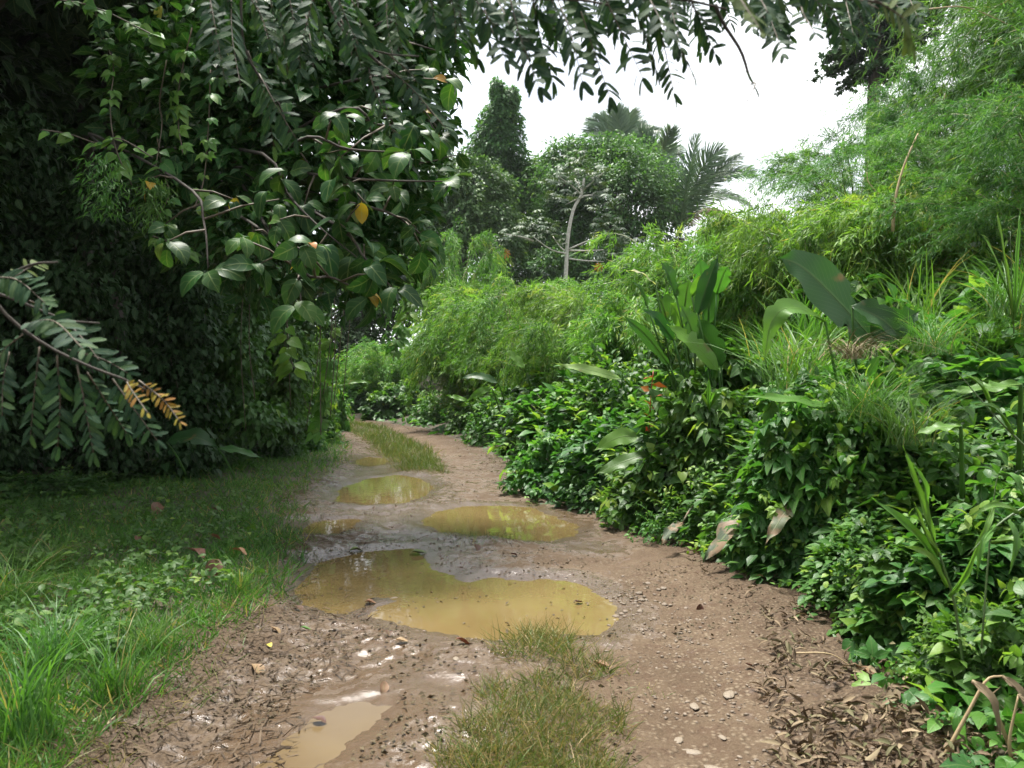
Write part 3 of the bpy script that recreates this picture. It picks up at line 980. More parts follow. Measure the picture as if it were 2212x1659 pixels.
far_tree('vine_tower', 'tower-shaped dead tree wholly wrapped in green vines against the sky', 'tree', 1080, 49,
         lambda Y, z0: crown_geo(5, 34000, .21, lobes_px(Y, z0, 1080, [
             (1074, 200, 14, 22, 0), (1106, 212, 14, 18, 0), (1090, 232, 26, 26, 0), (1080, 265, 42, 34, 0), (1072, 300, 52, 36, 0), (1070, 338, 60, 42, 0), (1072, 390, 68, 60, .5), (1080, 470, 75, 90, 1)]), tm=TM_DIAMOND, lump=.42, shell=.35, droop=.7),
         lambda Y, z0: trunk_geo(15, .55, .2, 1))
far_tree('vine_covered_tree', 'rounded tree smothered in dark vines at the left end of the tree line', 'tree', 1000, 44,
         lambda Y, z0: crown_geo(6, 36000, .22, lobes_px(Y, z0, 1000, [
             (985, 390, 60, 55, 0), (1045, 400, 60, 50, .5), (940, 430, 50, 60, 0), (1000, 480, 85, 90, 0), (930, 540, 60, 80, -.5), (1060, 540, 80, 100, 0), (890, 600, 60, 90, 0)]), tm=TM_DIAMOND, lump=.5, droop=.75),
         lambda Y, z0: trunk_geo(9, .45, .25, 2), M_TREE)
far_tree('broad_crowned_tree', 'broad dome-crowned green tree in the middle behind the pale-trunked tree', 'tree', 1320, 46,
         lambda Y, z0: crown_geo(7, 62000, .21, lobes_px(Y, z0, 1320, [
             (1290, 345, 75, 45, 0), (1225, 350, 50, 45, 0), (1360, 370, 70, 55, 0), (1250, 410, 90, 70, -1), (1340, 440, 100, 85, -1.5), (1420, 430, 55, 70, 0), (1440, 490, 50, 70, 0), (1300, 520, 120, 80, 0), (1210, 480, 60, 80, 0), (1190, 610, 90, 60, -2), (1310, 620, 110, 60, -2)]), tm=TM_DIAMOND, lump=.62),
         lambda Y, z0: trunk_geo(9, .5, .3, 3, [(.7, -3, 0, 10), (.8, 3, 0, 11)]))
far_tree('spreading_tree', 'spreading tree filling the gap between vine tower and dome-crowned tree', 'tree', 1150, 50,
         lambda Y, z0: crown_geo(8, 30000, .22, lobes_px(Y, z0, 1150, [
             (1150, 385, 65, 38, 0), (1110, 400, 55, 40, 0), (1190, 400, 55, 45, 0), (1150, 470, 100, 80, 0), (1150, 560, 110, 80, 0)]), tm=TM_DIAMOND, lump=.55),
         lambda Y, z0: trunk_geo(9, .45, .25, 4))
far_tree('small_far_tree', 'low dark treetops on the skyline right of the palms', 'tree', 1600, 62,
         lambda Y, z0: crown_geo(9, 9000, .42, lobes_px(Y, z0, 1600, [
             (1560, 540, 50, 35, 0), (1640, 545, 60, 35, 0), (1720, 520, 60, 40, 0), (1600, 600, 120, 60, 0)]), lump=.4),
         lambda Y, z0: trunk_geo(6, .35, .2, 6))
far_tree('shaded_tree', 'dark green tree in the gap above the end of the track', 'tree', 790, 44,
         lambda Y, z0: crown_geo(10, 17000, .3, lobes_px(Y, z0, 790, [
             (800, 690, 70, 60, 0), (740, 660, 80, 80, 0), (850, 640, 60, 90, 0), (770, 560, 90, 110, 0), (700, 500, 90, 120, 0), (860, 500, 60, 80, 1), (690, 750, 80, 70, -2), (770, 770, 80, 60, -2), (620, 740, 80, 100, -1)]), lump=.35),
         lambda Y, z0: trunk_geo(7, .4, .2, 7), M_DARK)
# more of the wood that continues behind, closing the horizon
wood = Geo()
lb_ = []
for k in range(46):
    a = -1.05 + k * .052
    d = 85 + 40 * random.random()
    if -.12 < a < .5:
        d += 40
    x, y = d * math.sin(a), d * math.cos(a)
    hh = (5.2 if -.1 < a < .5 else 9) + 3 * random.random()
    lb_.append((x, y, gz(x, y) + hh * .45, 6 + 2 * random.random(), 5, hh * .6))
tag(crown_geo(12, 26000, .8, lb_, lump=.4).build('far_woods', M_TREE), 'low far wood closing the horizon behind the trees', 'woods', kind='stuff')

# ---- palms
def palm(label, u, v, Y, fronds, seed, trunk_r=.22):
    """fronds: list of (tip u, tip v, sag px, width px, dead)"""
    k = Y / F
    x = (u - 1106) * k; zc = EYE - (v - 829.5) * k; z0 = gz(x, Y)
    t = thing('palm_tree', label, 'palm', (x, Y, z0), 'palms behind the dome-crowned tree')
    h = zc - z0
    trunk_geo(h, trunk_r * 1.2, trunk_r, seed).build('trunk', M_BARK, t)
    r = np.random.default_rng(seed)
    for tu, tv, sag, wpx, dead in fronds:
        e = np.array([(tu - u) * k, (r.random() - .5) * 3.0, h - (tv - v) * k])
        b = np.array([0, 0, h - .1])
        n = 26
        s = np.linspace(0, 1, n)
        path = b + (e - b) * s[:, None]
        path[:, 2] += sag * k * 4 * s * (1 - s) * (1.15 - .5 * s)
        g = Geo()
        g.tube(path, np.linspace(.06, .012, n), 4, tint=.5, mi=1)
        tan = norm(np.gradient(path, axis=0))
        side = norm(np.cross(tan, np.array([.3 * r.normal(), -.75 + .3 * r.normal(), .65])))
        up = np.cross(side, tan)
        m = 130
        q = np.linspace(.12, .995, m)
        for sg in (-1, 1):
            pb = np.stack([np.interp(q, s, path[:, i]) for i in range(3)], 1)
            tg = np.stack([np.interp(q, s, tan[:, i]) for i in range(3)], 1)
            sd2 = np.stack([np.interp(q, s, side[:, i]) for i in range(3)], 1) * sg
            u2 = np.stack([np.interp(q, s, up[:, i]) for i in range(3)], 1)
            D = norm(sd2 * (1.0 - .5 * q[:, None]) + tg * (.45 + .7 * q[:, None]) + u2 * (.30 - .1 * q[:, None]) + r.normal(size=(m, 3)) * .09 + np.array([0, 0, -.22 if not dead else -.8]))
            L = wpx * k * (np.sin(np.clip(q * 1.02, 0, 1) * math.pi) ** .5 * .9 + .22) * (1 + .12 * r.normal(size=m))
            tint = np.full(m, .97 if dead else .35) + .14 * r.normal(size=m) * (0 if dead else 1) + (.35 * r.random() - .1) * (0 if dead else 1)
            g.scatter(TM_PALMLEAF, pb, D, u2, L, np.clip(tint, 0, 1 if dead else .9), W=.62)
        g.build('frond', [M_PALM, M_STEM], t)
    return t


TM_PALMLEAF = leaf_tm([(0, .02, 0), (.35, .042, .02), (.75, .03, -.04), (1, 0, -.16)], .35)
palm('farthest palm, its crown just above the dome-crowned tree', 1345, 345, 56, [
    (1272, 262, 30, 36, 0), (1300, 245, 22, 36, 0), (1330, 236, 16, 36, 0), (1362, 240, 20, 36, 0), (1398, 262, 30, 36, 0), (1420, 290, 28, 32, 0), (1262, 300, 30, 30, 0), (1290, 330, 20, 30, 0)], 1)
palm('middle palm with drooping fronds between the two other palms', 1425, 400, 52, [
    (1375, 290, 25, 36, 0), (1400, 282, 20, 36, 0), (1440, 290, 22, 36, 0), (1474, 330, 45, 34, 0), (1495, 390, 45, 30, 0), (1360, 330, 30, 34, 0), (1465, 300, 34, 34, 0)], 2)
palm('largest nearest palm, long dark fronds arching out over the sky', 1466, 505, 45, [
    (1496, 305, 16, 36, 0), (1455, 325, 12, 34, 0), (1550, 335, 52, 40, 0), (1425, 355, 18, 32, 0), (1617, 384, 60, 40, 0), (1642, 436, 66, 34, 0), (1578, 478, 46, 36, 1), (1585, 352, 40, 36, 0)], 3, .28)

# ---- umbrella-leaved pale tree
Y = 34.0
k = Y / F
x0 = (1218 - 1106) * k; z0 = gz(x0, Y)
cec = thing('umbrella_leaf_tree', 'slender pale-trunked tree with tiers of umbrella-like grey-green leaves', 'tree', (x0, Y, z0))


def cp(u, v, dy=0.0):
    return np.array([(u - 1218) * k, dy, EYE - (v - 829.5) * k - z0])


tr = Geo()
tp = curve([np.array([-.15, 0, -.3]), cp(1222, 600), cp(1226, 520), cp(1238, 455), cp(1256, 420), cp(1262, 385)], 16)
tr.tube(tp, np.linspace(.11, .045, 16), 8)
tr.build('trunk', M_PALEBARK, cec)
CB = [  # branch start, mid, end, dy
    ((1226, 548), (1190, 543), (1152, 520), -.8), ((1226, 545), (1212, 532), (1196, 505), .6), ((1226, 540), (1262, 525), (1302, 510), -.4),
    ((1226, 541), (1265, 538), (1310, 532), .9), ((1225, 558), (1255, 565), (1300, 570), -.6), ((1152, 520), (1125, 515), (1085, 512), -.8),
    ((1258, 424), (1285, 420), (1315, 425), .3), ((1257, 422), (1235, 405), (1205, 388), -.5), ((1258, 418), (1252, 395), (1245, 375), .8), ((1260, 410), (1280, 395), (1300, 380), -.6), ((1260, 425), (1245, 430), (1222, 440), .2)]
CL = [(1085, 515), (1100, 503), (1120, 490), (1135, 508), (1150, 495), (1165, 510), (1178, 490), (1195, 500), (1210, 515), (1190, 482), (1205, 492), (1080, 535), (1095, 520),
      (1300, 485), (1320, 495), (1285, 498), (1340, 510), (1310, 510), (1330, 520), (1355, 515), (1290, 475), (1325, 478), (1300, 550), (1320, 560), (1285, 555), (1320, 535), (1345, 540),
      (1195, 385), (1180, 400), (1210, 375), (1225, 395), (1205, 405), (1190, 420), (1240, 360), (1255, 350), (1270, 358), (1235, 378), (1260, 372), (1285, 375), (1300, 390), (1310, 405), (1290, 400), (1320, 415), (1275, 390), (1250, 400), (1225, 430), (1215, 445), (1305, 430), (1325, 435), (1230, 412), (1285, 425), (1212, 355), (1300, 365), (1240, 345), (1265, 345), (1160, 480), (1115, 515), (1140, 485)]
br = [Geo().tube(curve([cp(*a), cp(*b, dy=dy * .5), cp(*c, dy=dy)], 7), np.linspace(.045, .016, 7), 5) for a, b, c, dy in CB]
for b in br:
    b.build('branch', M_PALEBARK, cec)
LU = [Geo().add(TM_UMBRELLA['v'], TM_UMBRELLA['t'], t_, TM_UMBRELLA['uv']).mesh('leaf', M_CECROPIA) for t_ in (.3, .6, .85)] + [Geo().add(TM_UMBRELLA['v'], TM_UMBRELLA['t'], 1.0, TM_UMBRELLA['uv']).mesh('leaf', M_CECROPIA)]
for i, (u, v) in enumerate((CL * 4)[:240]):
    dy = rng.normal() * .7
    p = cp(u + rng.normal() * 9, v + rng.normal() * 7, dy)
    Z = norm(np.array([rng.normal() * .35, rng.normal() * .35 - .25, 1]))
    a = rng.random() * 6.28
    X = norm(np.cross([math.cos(a), math.sin(a), 0], Z))
    o = link('leaf', LU[i % 3], cec)
    frame_to_matrix(o, p, X, np.cross(Z, X), Z, .24 + .12 * rng.random())
for u, v in ((1293, 575), (1093, 545)):
    o = link('leaf', LU[3], cec); o['label'] = 'withered orange leaf'
    frame_to_matrix(o, cp(u, v), np.array([1, 0, 0]), np.array([0, .3, -1.]), np.array([0, 1., .3]), .28)

# ---- tall layered dark tree at upper right
Y = 31.0
k = Y / F
x0 = (1890 - 1106) * k; z0 = gz(x0, Y)
lay = thing('layered_tree', 'tall dark tree with tiers of level boughs against the sky at upper right', 'tree', (x0, Y, z0))
h = EYE - (-160 - 829.5) * k - z0
g = trunk_geo(h, .32, .16, 9)
g.build('trunk', M_BARK, lay)
crown = Geo()
r = np.random.default_rng(44)
for v, left, right in ((165, 60, 40), (130, 118, 60), (95, 80, 90), (60, 72, 110), (25, 60, 120), (-15, 60, 115), (-60, 50, 90), (-110, 40, 70)):
    zc = EYE - (v - 829.5) * k - z0
    for sg, L in ((-1, left), (1, right)):
        for q in range(2):
            ex = sg * L * k * (1 - .25 * q); ey = (q - .5) * 1.6
            path = curve([np.array([0, 0, zc + .25]), np.array([ex * .5, ey * .5, zc + .15]), np.array([ex, ey, zc - .15])], 8)
            Geo().tube(path, np.linspace(.06, .015, 8), 5).build('bough', M_BARK, lay)
            n = int(50 + 1.1 * L)
            s = .15 + .85 * r.random(n) ** .75
            t = np.linspace(0, 1, 8)
            p = np.stack([np.interp(s, t, path[:, i]) for i in range(3)], 1) + r.normal(size=(n, 3)) * np.array([.2, .45, .06])
            D = norm(np.array([sg * .7, 0, -.35]) + r.normal(size=(n, 3)) * .7)
            crown.scatter(TM_STAR, p, D, norm(r.normal(size=(n, 3)) * .4 + np.array([0, 0, 1])), 0.17 + .07 * r.random(n), np.clip(.35 + .25 * r.normal(size=n), 0, .9))
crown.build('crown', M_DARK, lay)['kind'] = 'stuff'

# ---- dark forest of the left side: wall trees and canopy overhead
wall_k, can_k = [], []
for s in range(2):
    lb = [(0, 0, 1.2, 2.0, 2.0, 1.4), (.6, .3, 3.0, 2.3, 2.2, 1.7), (-.5, -.2, 5.2, 2.4, 2.3, 1.9), (.3, .4, 7.4, 2.0, 2.0, 1.7)]
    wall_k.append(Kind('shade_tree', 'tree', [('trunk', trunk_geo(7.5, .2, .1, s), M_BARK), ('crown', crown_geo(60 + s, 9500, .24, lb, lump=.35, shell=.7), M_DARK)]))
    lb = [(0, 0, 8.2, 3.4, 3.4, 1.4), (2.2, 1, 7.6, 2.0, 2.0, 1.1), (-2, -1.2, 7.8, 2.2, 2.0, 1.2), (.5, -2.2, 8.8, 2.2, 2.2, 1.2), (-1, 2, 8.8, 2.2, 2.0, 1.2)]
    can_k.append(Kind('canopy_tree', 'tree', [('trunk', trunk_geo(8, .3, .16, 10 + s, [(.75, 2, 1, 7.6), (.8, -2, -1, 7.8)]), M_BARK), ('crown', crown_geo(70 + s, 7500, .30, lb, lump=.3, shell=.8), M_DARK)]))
for kd in wall_k + can_k:
    kd.root.children[1]['kind'] = 'stuff'
GD = 'dark trees massed behind the left verge'
for i, (x, y, s) in enumerate(((-9.8, 9.5, 1.05), (-9.4, 12.8, 1.05), (-8.8, 16, 1.05), (-8.4, 19.5, 1.0), (-8.8, 23, .95), (-10.0, 27, .9), (-10.3, 31.5, .95), (-12, 11, 1.15), (-12, 16, 1.2), (-12, 21, 1.2), (-9.6, 6.3, 1.0), (-13.5, 7.5, 1.2), (-14, 27, 1.2), (-15.5, 34, 1.2), (-19, 40, 1.2))):
    wall_k[i % 2].put((x, y, gz(x, y) - .1), i * 1.7, (s, s, s * (1 + .1 * (i % 3))), 'dark leafy tree massed in the deep shade behind the left verge', GD)
GC = 'canopy trees over the left verge'
for i, (x, y, s) in enumerate(((-7.6, 10.5, 1.05), (-7.8, 15.5, 1.05), (-4.5, -6.0, .95), (-9, -2, 1.05), (-12, 2.0, 1.1), (-9.2, 21, 1.05), (1.5, -3.5, .9))):
    can_k[i % 2].put((x, y, gz(x, y) - .1), i * 2.3, s, 'tall shade tree whose dark canopy roofs the left side', GC)

# ================================================================== RIGHT BANK SHRUBS AND GROUND COVER
shr = []
for s, (n, leaf, tm, mat, gaps) in enumerate(((2600, .115, TM_OVATE, M_SHRUB, .4), (1700, .17, TM_TRI, M_SHRUB, .45), (2800, .105, TM_OVATE, M_SHRUB_DK, .45), (1300, .16, TM_HEART, M_SHRUB, .5), (1600, .17, TM_STAR, M_SHRUB, .4))):
    kd = Kind('leafy_shrub', 'shrub', [('stems', stems_geo(s, 12), M_TWIG), ('foliage', shrub_geo(20 + s, n, leaf, tm, gaps=gaps), mat)])
    for ch in kd.root.children:
        ch['kind'] = 'stuff'
    shr.append(kd)
climb = []
for s_, (n, leaf, tm, mat, gaps) in enumerate(((4200, .125, TM_OVATE, M_SHRUB, .55), (3000, .15, TM_HEART, M_SHRUB, .55), (2600, .19, TM_STAR, M_SHRUB, .5))):
    kd = Kind('leafy_shrub', 'shrub', [('stems', stems_geo(40 + s_, 14, h=1.6), M_TWIG), ('foliage', shrub_geo(50 + s_, n, leaf, tm, gaps=gaps, squash=1.9, size_jit=.45, rare=.08, droop=.2), mat)])
    for ch in kd.root.children:
        ch['kind'] = 'stuff'
    climb.append(kd)
SH = [  # u, v of the top, distance, radius, kind, label
    (1100, 830, 20.0, 1.2, 0, 'bright shrub on the bank straight above the far grass strip'),
    (1045, 840, 24.5, 1.2, 1, 'shrub at the right side of the track where it disappears'),
    (955, 835, 29.5, 1.3, 0, 'farthest small shrub at the right of the bend'),
    (862, 815, 34.5, 1.5, 4, 'leafy shrub closing the end of the track'),
    (1185, 800, 16.5, 1.2, 0, 'shrub under the small upright blue-green leaf'),
    (1262, 800, 14.0, 1.15, 4, 'shrub left of the long cream-edged leaf'),
    (1222, 930, 14.0, .85, 2, 'low dark shrub overhanging the right wheel track at the bend'),
    (1250, 780, 12.3, 1.1, 0, 'shrub carrying the long cream-edged leaf'),
    (1230, 920, 11.3, .9, 1, 'three-leaved shrub behind the oval puddle'),
    (1350, 730, 11.8, 1.0, 0, 'shrub beneath the lowest heliconia leaves on the left'),
    (1340, 850, 10.3, .95, 4, 'bright shrub left of the orange flower bracts'),
    (1330, 985, 9.9, .7, 2, 'dark low shrub touching the right end of the oval puddle'),
    (1450, 850, 9.6, .9, 3, 'heart-leaved shrub right of the orange flower bracts'),
    (1440, 960, 8.9, .8, 1, 'shrub between the drooping pale leaf and the mud'),
    (1500, 760, 10.2, .95, 0, 'shrub at the foot of the heliconia clump'),
    (1580, 880, 8.6, .85, 4, 'star-leaved shrub beside the small spiky grass sprout'),
    (1530, 1010, 7.9, .6, 0, 'bright low shrub behind the little green weeds'),
    (1625, 730, 9.8, .95, 1, 'yellow-green climbing shrub between heliconia and bent pale leaf'),
    (1690, 900, 7.2, .8, 2, 'dark shrub under the long pale flat leaf'),
    (1640, 1060, 7.0, .55, 3, 'shrub over the muddy drooping leaf at the track edge'),
    (1760, 800, 8.0, .85, 3, 'heart-leaved shrub below the giant paddle leaf'),
    (1800, 970, 6.1, .75, 0, 'shrub right of the muddy drooping leaf, under the dead grass'),
    (1740, 1130, 6.3, .5, 2, 'low dark shrub at the edge of the dry litter'),
    (1890, 880, 6.4, .85, 2, 'dark shrub behind the hanging narrow grass blades'),
    (1900, 1090, 5.2, .55, 1, 'three-leaved shrub above the middle of the dry litter'),
    (2000, 950, 5.4, .75, 3, 'heart-leaved shrub behind the bright reed stalk'),
    (2010, 1180, 4.5, .45, 0, 'small shrub at the foot of the bright reed stalk'),
    (2120, 850, 5.2, .85, 4, 'star-leaved shrub right of the bright reed stalk'),
    (2120, 1080, 4.3, .6, 3, 'large heart-leaved shrub near the right edge'),
    (2150, 1290, 3.75, .42, 1, 'three-leaved shrub in the lower right corner above the dry stalks'),
    (2260, 1000, 4.3, .85, 0, 'shrub cut by the right edge at mid height'),
    (2300, 1280, 3.6, .55, 3, 'heart-leaved shrub cut by the right edge near the bottom'),
    (2290, 720, 6.2, 1.0, 1, 'tall shrub at the right edge under the tall grass'),
    (2080, 680, 8.0, 1.0, 4, 'shrub with pale young leaves right of the giant paddle leaf'),
    (1490, 770, 8.3, .75, 1, 'three-leaved shrub standing in front of the heliconia stems'),
    (1570, 800, 8.2, .6, 4, 'star-leaved shrub at the right foot of the heliconia'),
    (1855, 775, 6.0, .5, 0, 'small bright shrub right under the dead grass tuft'),
    (1940, 745, 6.0, .55, 1, 'three-leaved shrub below the dark folded leaf'),
    (1765, 790, 6.2, .5, 4, 'star-leaved shrub under the bent pale hanging leaf'),
    (2060, 600, 7.6, .9, 0, 'bright leafy shrub on the upper slope right of the giant paddle leaf'),
    (2200, 590, 7.3, .9, 3, 'heart-leaved shrub on the upper slope at the right edge'),
    (1990, 730, 7.0, .8, 4, 'star-leaved shrub on the slope right of the dead grass tuft'),
    (1790, 730, 7.9, .7, 1, 'three-leaved shrub just left of the dead grass tuft'),
    (2110, 520, 9.6, 1.1, 1, 'leafy shrub standing at the foot of the tallest bamboo'),
    (1880, 560, 10.4, 1.0, 0, 'leafy shrub between the giant paddle leaf and the dry cane'),
    (1930, 690, 9.0, .95, 1, 'shrub directly behind the giant paddle leaf'),
]
GS = 'leafy shrubs covering the right bank'
for i, (u, vt, Y, rad, kk, label) in enumerate(SH):
    x, y, z, h = top_place(u, vt, Y + rad * .4, .1)
    zs = max(h / 1.12, .35)
    if zs > 1.25 * rad:           # a tall mound of climbers
        rad = max(rad, zs / 2.6)
        climb[i % 3].put((x, y + .25 * rad, z), i * 1.37, (rad, rad * .85, zs / 1.9), label, GS)
    else:
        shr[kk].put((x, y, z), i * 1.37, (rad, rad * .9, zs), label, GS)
GU = 'leafy shrubs at the foot of the left trees'
for i, (u, vt, Y, rad, kk, label) in enumerate((
    (655, 830, 20.5, .9, 1, 'yellow-green climber shrub lit at the left of the track end'),
    (650, 690, 23.5, 1.2, 0, 'tall vine-hung shrub where the left trees meet the track'),
    (690, 770, 26.5, 1.0, 4, 'light green shrub on the left just before the bend'),
    (640, 880, 18.0, .8, 0, 'shrub beneath the hanging dry vines on the left'),
    (695, 800, 31.0, 1.2, 0, 'green shrub on the left hiding the track where it leaves sight'),
    (775, 810, 40.0, 1.6, 1, 'low bright shrub straight across the end of the track'),
    (735, 770, 46.0, 2.6, 4, 'large pale shrub across the track beyond the bend'),
    (640, 760, 45.0, 2.6, 0, 'large shrub beyond the bend behind the left trees'),
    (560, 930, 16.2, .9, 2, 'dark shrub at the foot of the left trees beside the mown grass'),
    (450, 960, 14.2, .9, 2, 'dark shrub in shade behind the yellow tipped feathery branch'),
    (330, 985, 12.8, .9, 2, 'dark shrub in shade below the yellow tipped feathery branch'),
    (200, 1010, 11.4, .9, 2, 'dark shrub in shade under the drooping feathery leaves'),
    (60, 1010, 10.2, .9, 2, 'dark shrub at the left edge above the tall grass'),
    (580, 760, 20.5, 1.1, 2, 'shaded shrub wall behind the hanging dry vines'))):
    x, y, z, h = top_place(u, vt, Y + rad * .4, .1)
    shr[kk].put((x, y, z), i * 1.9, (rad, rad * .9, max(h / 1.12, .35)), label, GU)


def scatter_area(n, xr, yr, fn, power=1.0):
    """candidate points denser near the viewer; fn(x, y) -> keep mask"""
    y = yr[0] * (yr[1] / yr[0]) ** (rng.random(n) ** power)
    x = rng.uniform(-1, 1, n) * (.643 * y * 1.06 + .5)
    k = (x > xr[0]) & (x < xr[1])
    x, y = x[k], y[k]
    m = fn(x, y)
    return x[m], y[m]


# tangled ground cover of the bank, leaf clusters over the soil
x, y = scatter_area(30000, (-30, 40), (2.4, 34), lambda x, y: (dRight(x, y) > .30 + .25 * fbm(x * 2, y * 2, 2)) & (dRight(x, y) < 9))
b = dRight(x, y)
hgt = rng.random(len(x)) ** 1.4 * (.12 + .75 * smooth(.3, 2.2, b))
p = np.stack([x, y, ground_z(x, y) + hgt], 1)
n = len(p)
sz = (.05 + .10 * rng.random(n) ** 2) * (1 + .05 * np.maximum(y - 6, 0))
D = norm(rng.normal(size=(n, 3)) * .6 + np.array([-.5, -.35, -.25]))
Nn = norm(rng.normal(size=(n, 3)) * .4 + np.array([-.3, -.2, 1]))
tint = tint_noise(p, .9, .45, .42, .22)
cov = Geo()
sel = rng.integers(0, 3, n)
for q, (tm, f) in enumerate(((TM_OVATE, 1.0), (TM_HEART, .95), (TM_TRI, 1.5))):
    m = sel == q
    cov.scatter(tm, p[m], D[m], Nn[m], sz[m] * f, tint[m])
    m = m & (rng.random(n) < .07)
    cov.scatter(TM_OVATE, p[m] + .03, D[m], Nn[m], sz[m] * .9, rng.random(int(m.sum())), mi=1)
for k in range(260):         # thin stems and runners between the leaves
    i = rng.integers(n)
    if p[i][1] < 4.6:
        continue
    e = p[i] + np.array([rng.normal() * .2, rng.normal() * .2, .1 + .3 * rng.random()])
    cov.tube(curve([p[i] - np.array([0, 0, hgt[i]]), (p[i] + e) / 2 + rng.normal(size=3) * .06, e], 6), .0035 + .003 * rng.random(), 3, mi=2)
tag(cov.build('bank_undergrowth', [M_SHRUB, M_DRY, M_TWIG]), 'tangle of creeping leaves covering the right bank', 'ground cover', kind='stuff')

# long grass on the upper slope
def blades_geo(seed, n, L, w, spread=.25, arch=.8, rows=7, tint=(.12, .68), base_r=.08, brown=.04):
    r = np.random.default_rng(seed)
    a = r.random(n) * 6.283
    Ln = L * (.55 + .6 * r.random(n))
    ar = arch * (.35 + .9 * r.random(n))
    s = np.linspace(0, 1, rows)
    out = (spread * (.3 + r.random(n)))[:, None] * s[None] * Ln[:, None] + (ar * Ln)[:, None] * .6 * s[None] ** 2.2
    up = Ln[:, None] * (s[None] - .42 * ar[:, None] * s[None] ** 2.6)
    ca, sa = np.cos(a)[:, None], np.sin(a)[:, None]
    br_ = base_r * r.random(n)[:, None]; ba = r.random(n)[:, None] * 6.28
    x = br_ * np.cos(ba) + ca * out; y = br_ * np.sin(ba) + sa * out
    wd = w * (.7 + .6 * r.random(n))[:, None] * np.minimum(1, (1.02 - s[None]) * 2.2) * (.55 + .45 * np.minimum(1, s[None] * 4))
    tw = a[:, None] + math.pi / 2 + (r.normal(size=n) * .5)[:, None] + s[None] * (r.normal(size=n) * .7)[:, None]
    dx, dy = np.cos(tw) * wd, np.sin(tw) * wd
    V = np.stack([np.stack([x - dx, y - dy, up], -1), np.stack([x + dx, y + dy, up], -1)], 2)   # n, rows, 2, 3
    base = np.arange(n)[:, None] * rows * 2 + np.arange(rows - 1)[None] * 2
    b = base.ravel()
    T = np.concatenate([np.stack([b, b + 1, b + 3], 1), np.stack([b, b + 3, b + 2], 1)])
    tt = r.uniform(tint[0], tint[1], n); tt = np.where(r.random(n) < brown, .97, tt)
    uv = np.stack([np.tile([0.0, 1.0], n * rows), np.tile(np.repeat(s, 2), n)], 1)
    return Geo().add(V.reshape(-1, 3), T, np.repeat(tt, rows * 2), uv)


grs = [Kind('tall_grass', 'grass clump', [('blades', blades_geo(80 + q, nb, L, w, sp, ar, base_r=.28), M_GRASS)]) for q, (nb, L, w, sp, ar) in enumerate(((150, 1.0, .0055, .35, 1.1), (190, .8, .004, .55, 1.4), (90, 1.15, .007, .2, .7)))]
for kd in grs:
    kd.root.children[0]['kind'] = 'stuff'
GT = 'tall grass clumps on the upper right bank'
for i in range(18):
    Yg_ = 7.2 + 6.5 * rng.random(); u = 1640 + 640 * rng.random()
    x = (u - 1106) / F * Yg_
    vt = 640 - (u - 1650) * .26 - (Yg_ - 7) * 9 + rng.normal() * 35
    zt = EYE - (vt - 829.5) / F * Yg_
    zg = gz(x, Yg_)
    zb = max(zg, zt - 1.0)
    if zb - zg > 1.6:
        zb = zg + 1.2
    grs[i % 3].put((x, Yg_, zb - .25), rng.random() * 6, .8 + .5 * rng.random(), 'arching tall grass clump among the tangle on the upper right slope', GT)

# bank grass: loose blades between the shrubs
def grass_field(name, n, xr, yr, fn, L, w, mat, label, tint=(.2, .85), brown=.06, lean=.55, clump=0.0, lift=None, grow=.055):
    x, y = scatter_area(n, xr, yr, fn)
    n = len(x)
    hn = .55 + .9 * vnoise(x * 1.7, y * 1.7)
    z = surf_z(x, y) if lift is None else ground_z(x, y) + lift(x, y)
    p = np.stack([x, y, z - .012], 1)
    D = norm(rng.normal(size=(n, 3)) * np.array([lean, lean, .12]) + np.array([0, 0, 1.0]))
    Nn = rng.normal(size=(n, 3)); Nn[:, 2] = .25
    tt = np.clip(rng.uniform(tint[0], tint[1], n) + .22 * fbm(x * .9, y * .9, 2), 0, .9)
    tt = np.where(rng.random(n) < brown, .92 + .08 * rng.random(n), tt)
    g = Geo().scatter(TM_GRASS, p, D, Nn, L * hn * (.5 + .8 * rng.random(n)), tt, W=w / L * 16 * (1 + grow * np.maximum(y - 4, 0)) / hn)
    return tag(g.build(name, mat), label, 'grass', kind='stuff')


grass_field('bank_grass', 12000, (2, 30), (5.5, 17), lambda x, y: (dRight(x, y) > 2.4) & (x > .30 * y), .75, .009, M_GRASS, 'long loose grass standing between the plants of the upper right bank', lean=.8, lift=lambda x, y: .25 + 1.0 * rng.random(len(x)) ** 1.3)
TH = lambda y: np.interp(y, [0, 10, 14, 18, 24, 30], [5.2, 4.2, 3.2, 2.3, .9, .6])      # depth of the open verge
grass_field('verge_grass', 260000, (-16, 0), (2.3, 32), lambda x, y: (dLeft(x, y) > .12 * fbm(x * 3, y * 3, 2) + .02) & (dLeft(x, y) < TH(y) + .8) & (rng.random(len(x)) < .35 + .65 * smooth(0, .5, dLeft(x, y))), .135, .0075, M_GRASS, 'lush short green grass of the left verge', tint=(.1, .85), brown=.07, lean=.85)
grass_field('verge_fringe', 34000, (-16, 0), (2.3, 18), lambda x, y: (dLeft(x, y) > -.22 + .22 * fbm(x * 2, y * 2, 2)) & (dLeft(x, y) < .3), .13, .004, M_SEDGE, 'trampled yellowing grass fringing the left edge of the mud', tint=(.1, 1), lean=1.2)
grass_field('right_fringe', 9000, (-10, 4), (8, 28), lambda x, y: (dRight(x, y) > -.12 + .1 * fbm(x * 2, y * 2, 2)) & (dRight(x, y) < .45), .16, .004, M_SEDGE, 'thin grass along the foot of the right bank at the bend', tint=(0, .8), lean=.8)


def in_poly(x, y, poly, soft):
    return poly_sd(x, y, poly) + soft * fbm(x * 6, y * 6, 2) < soft * .25


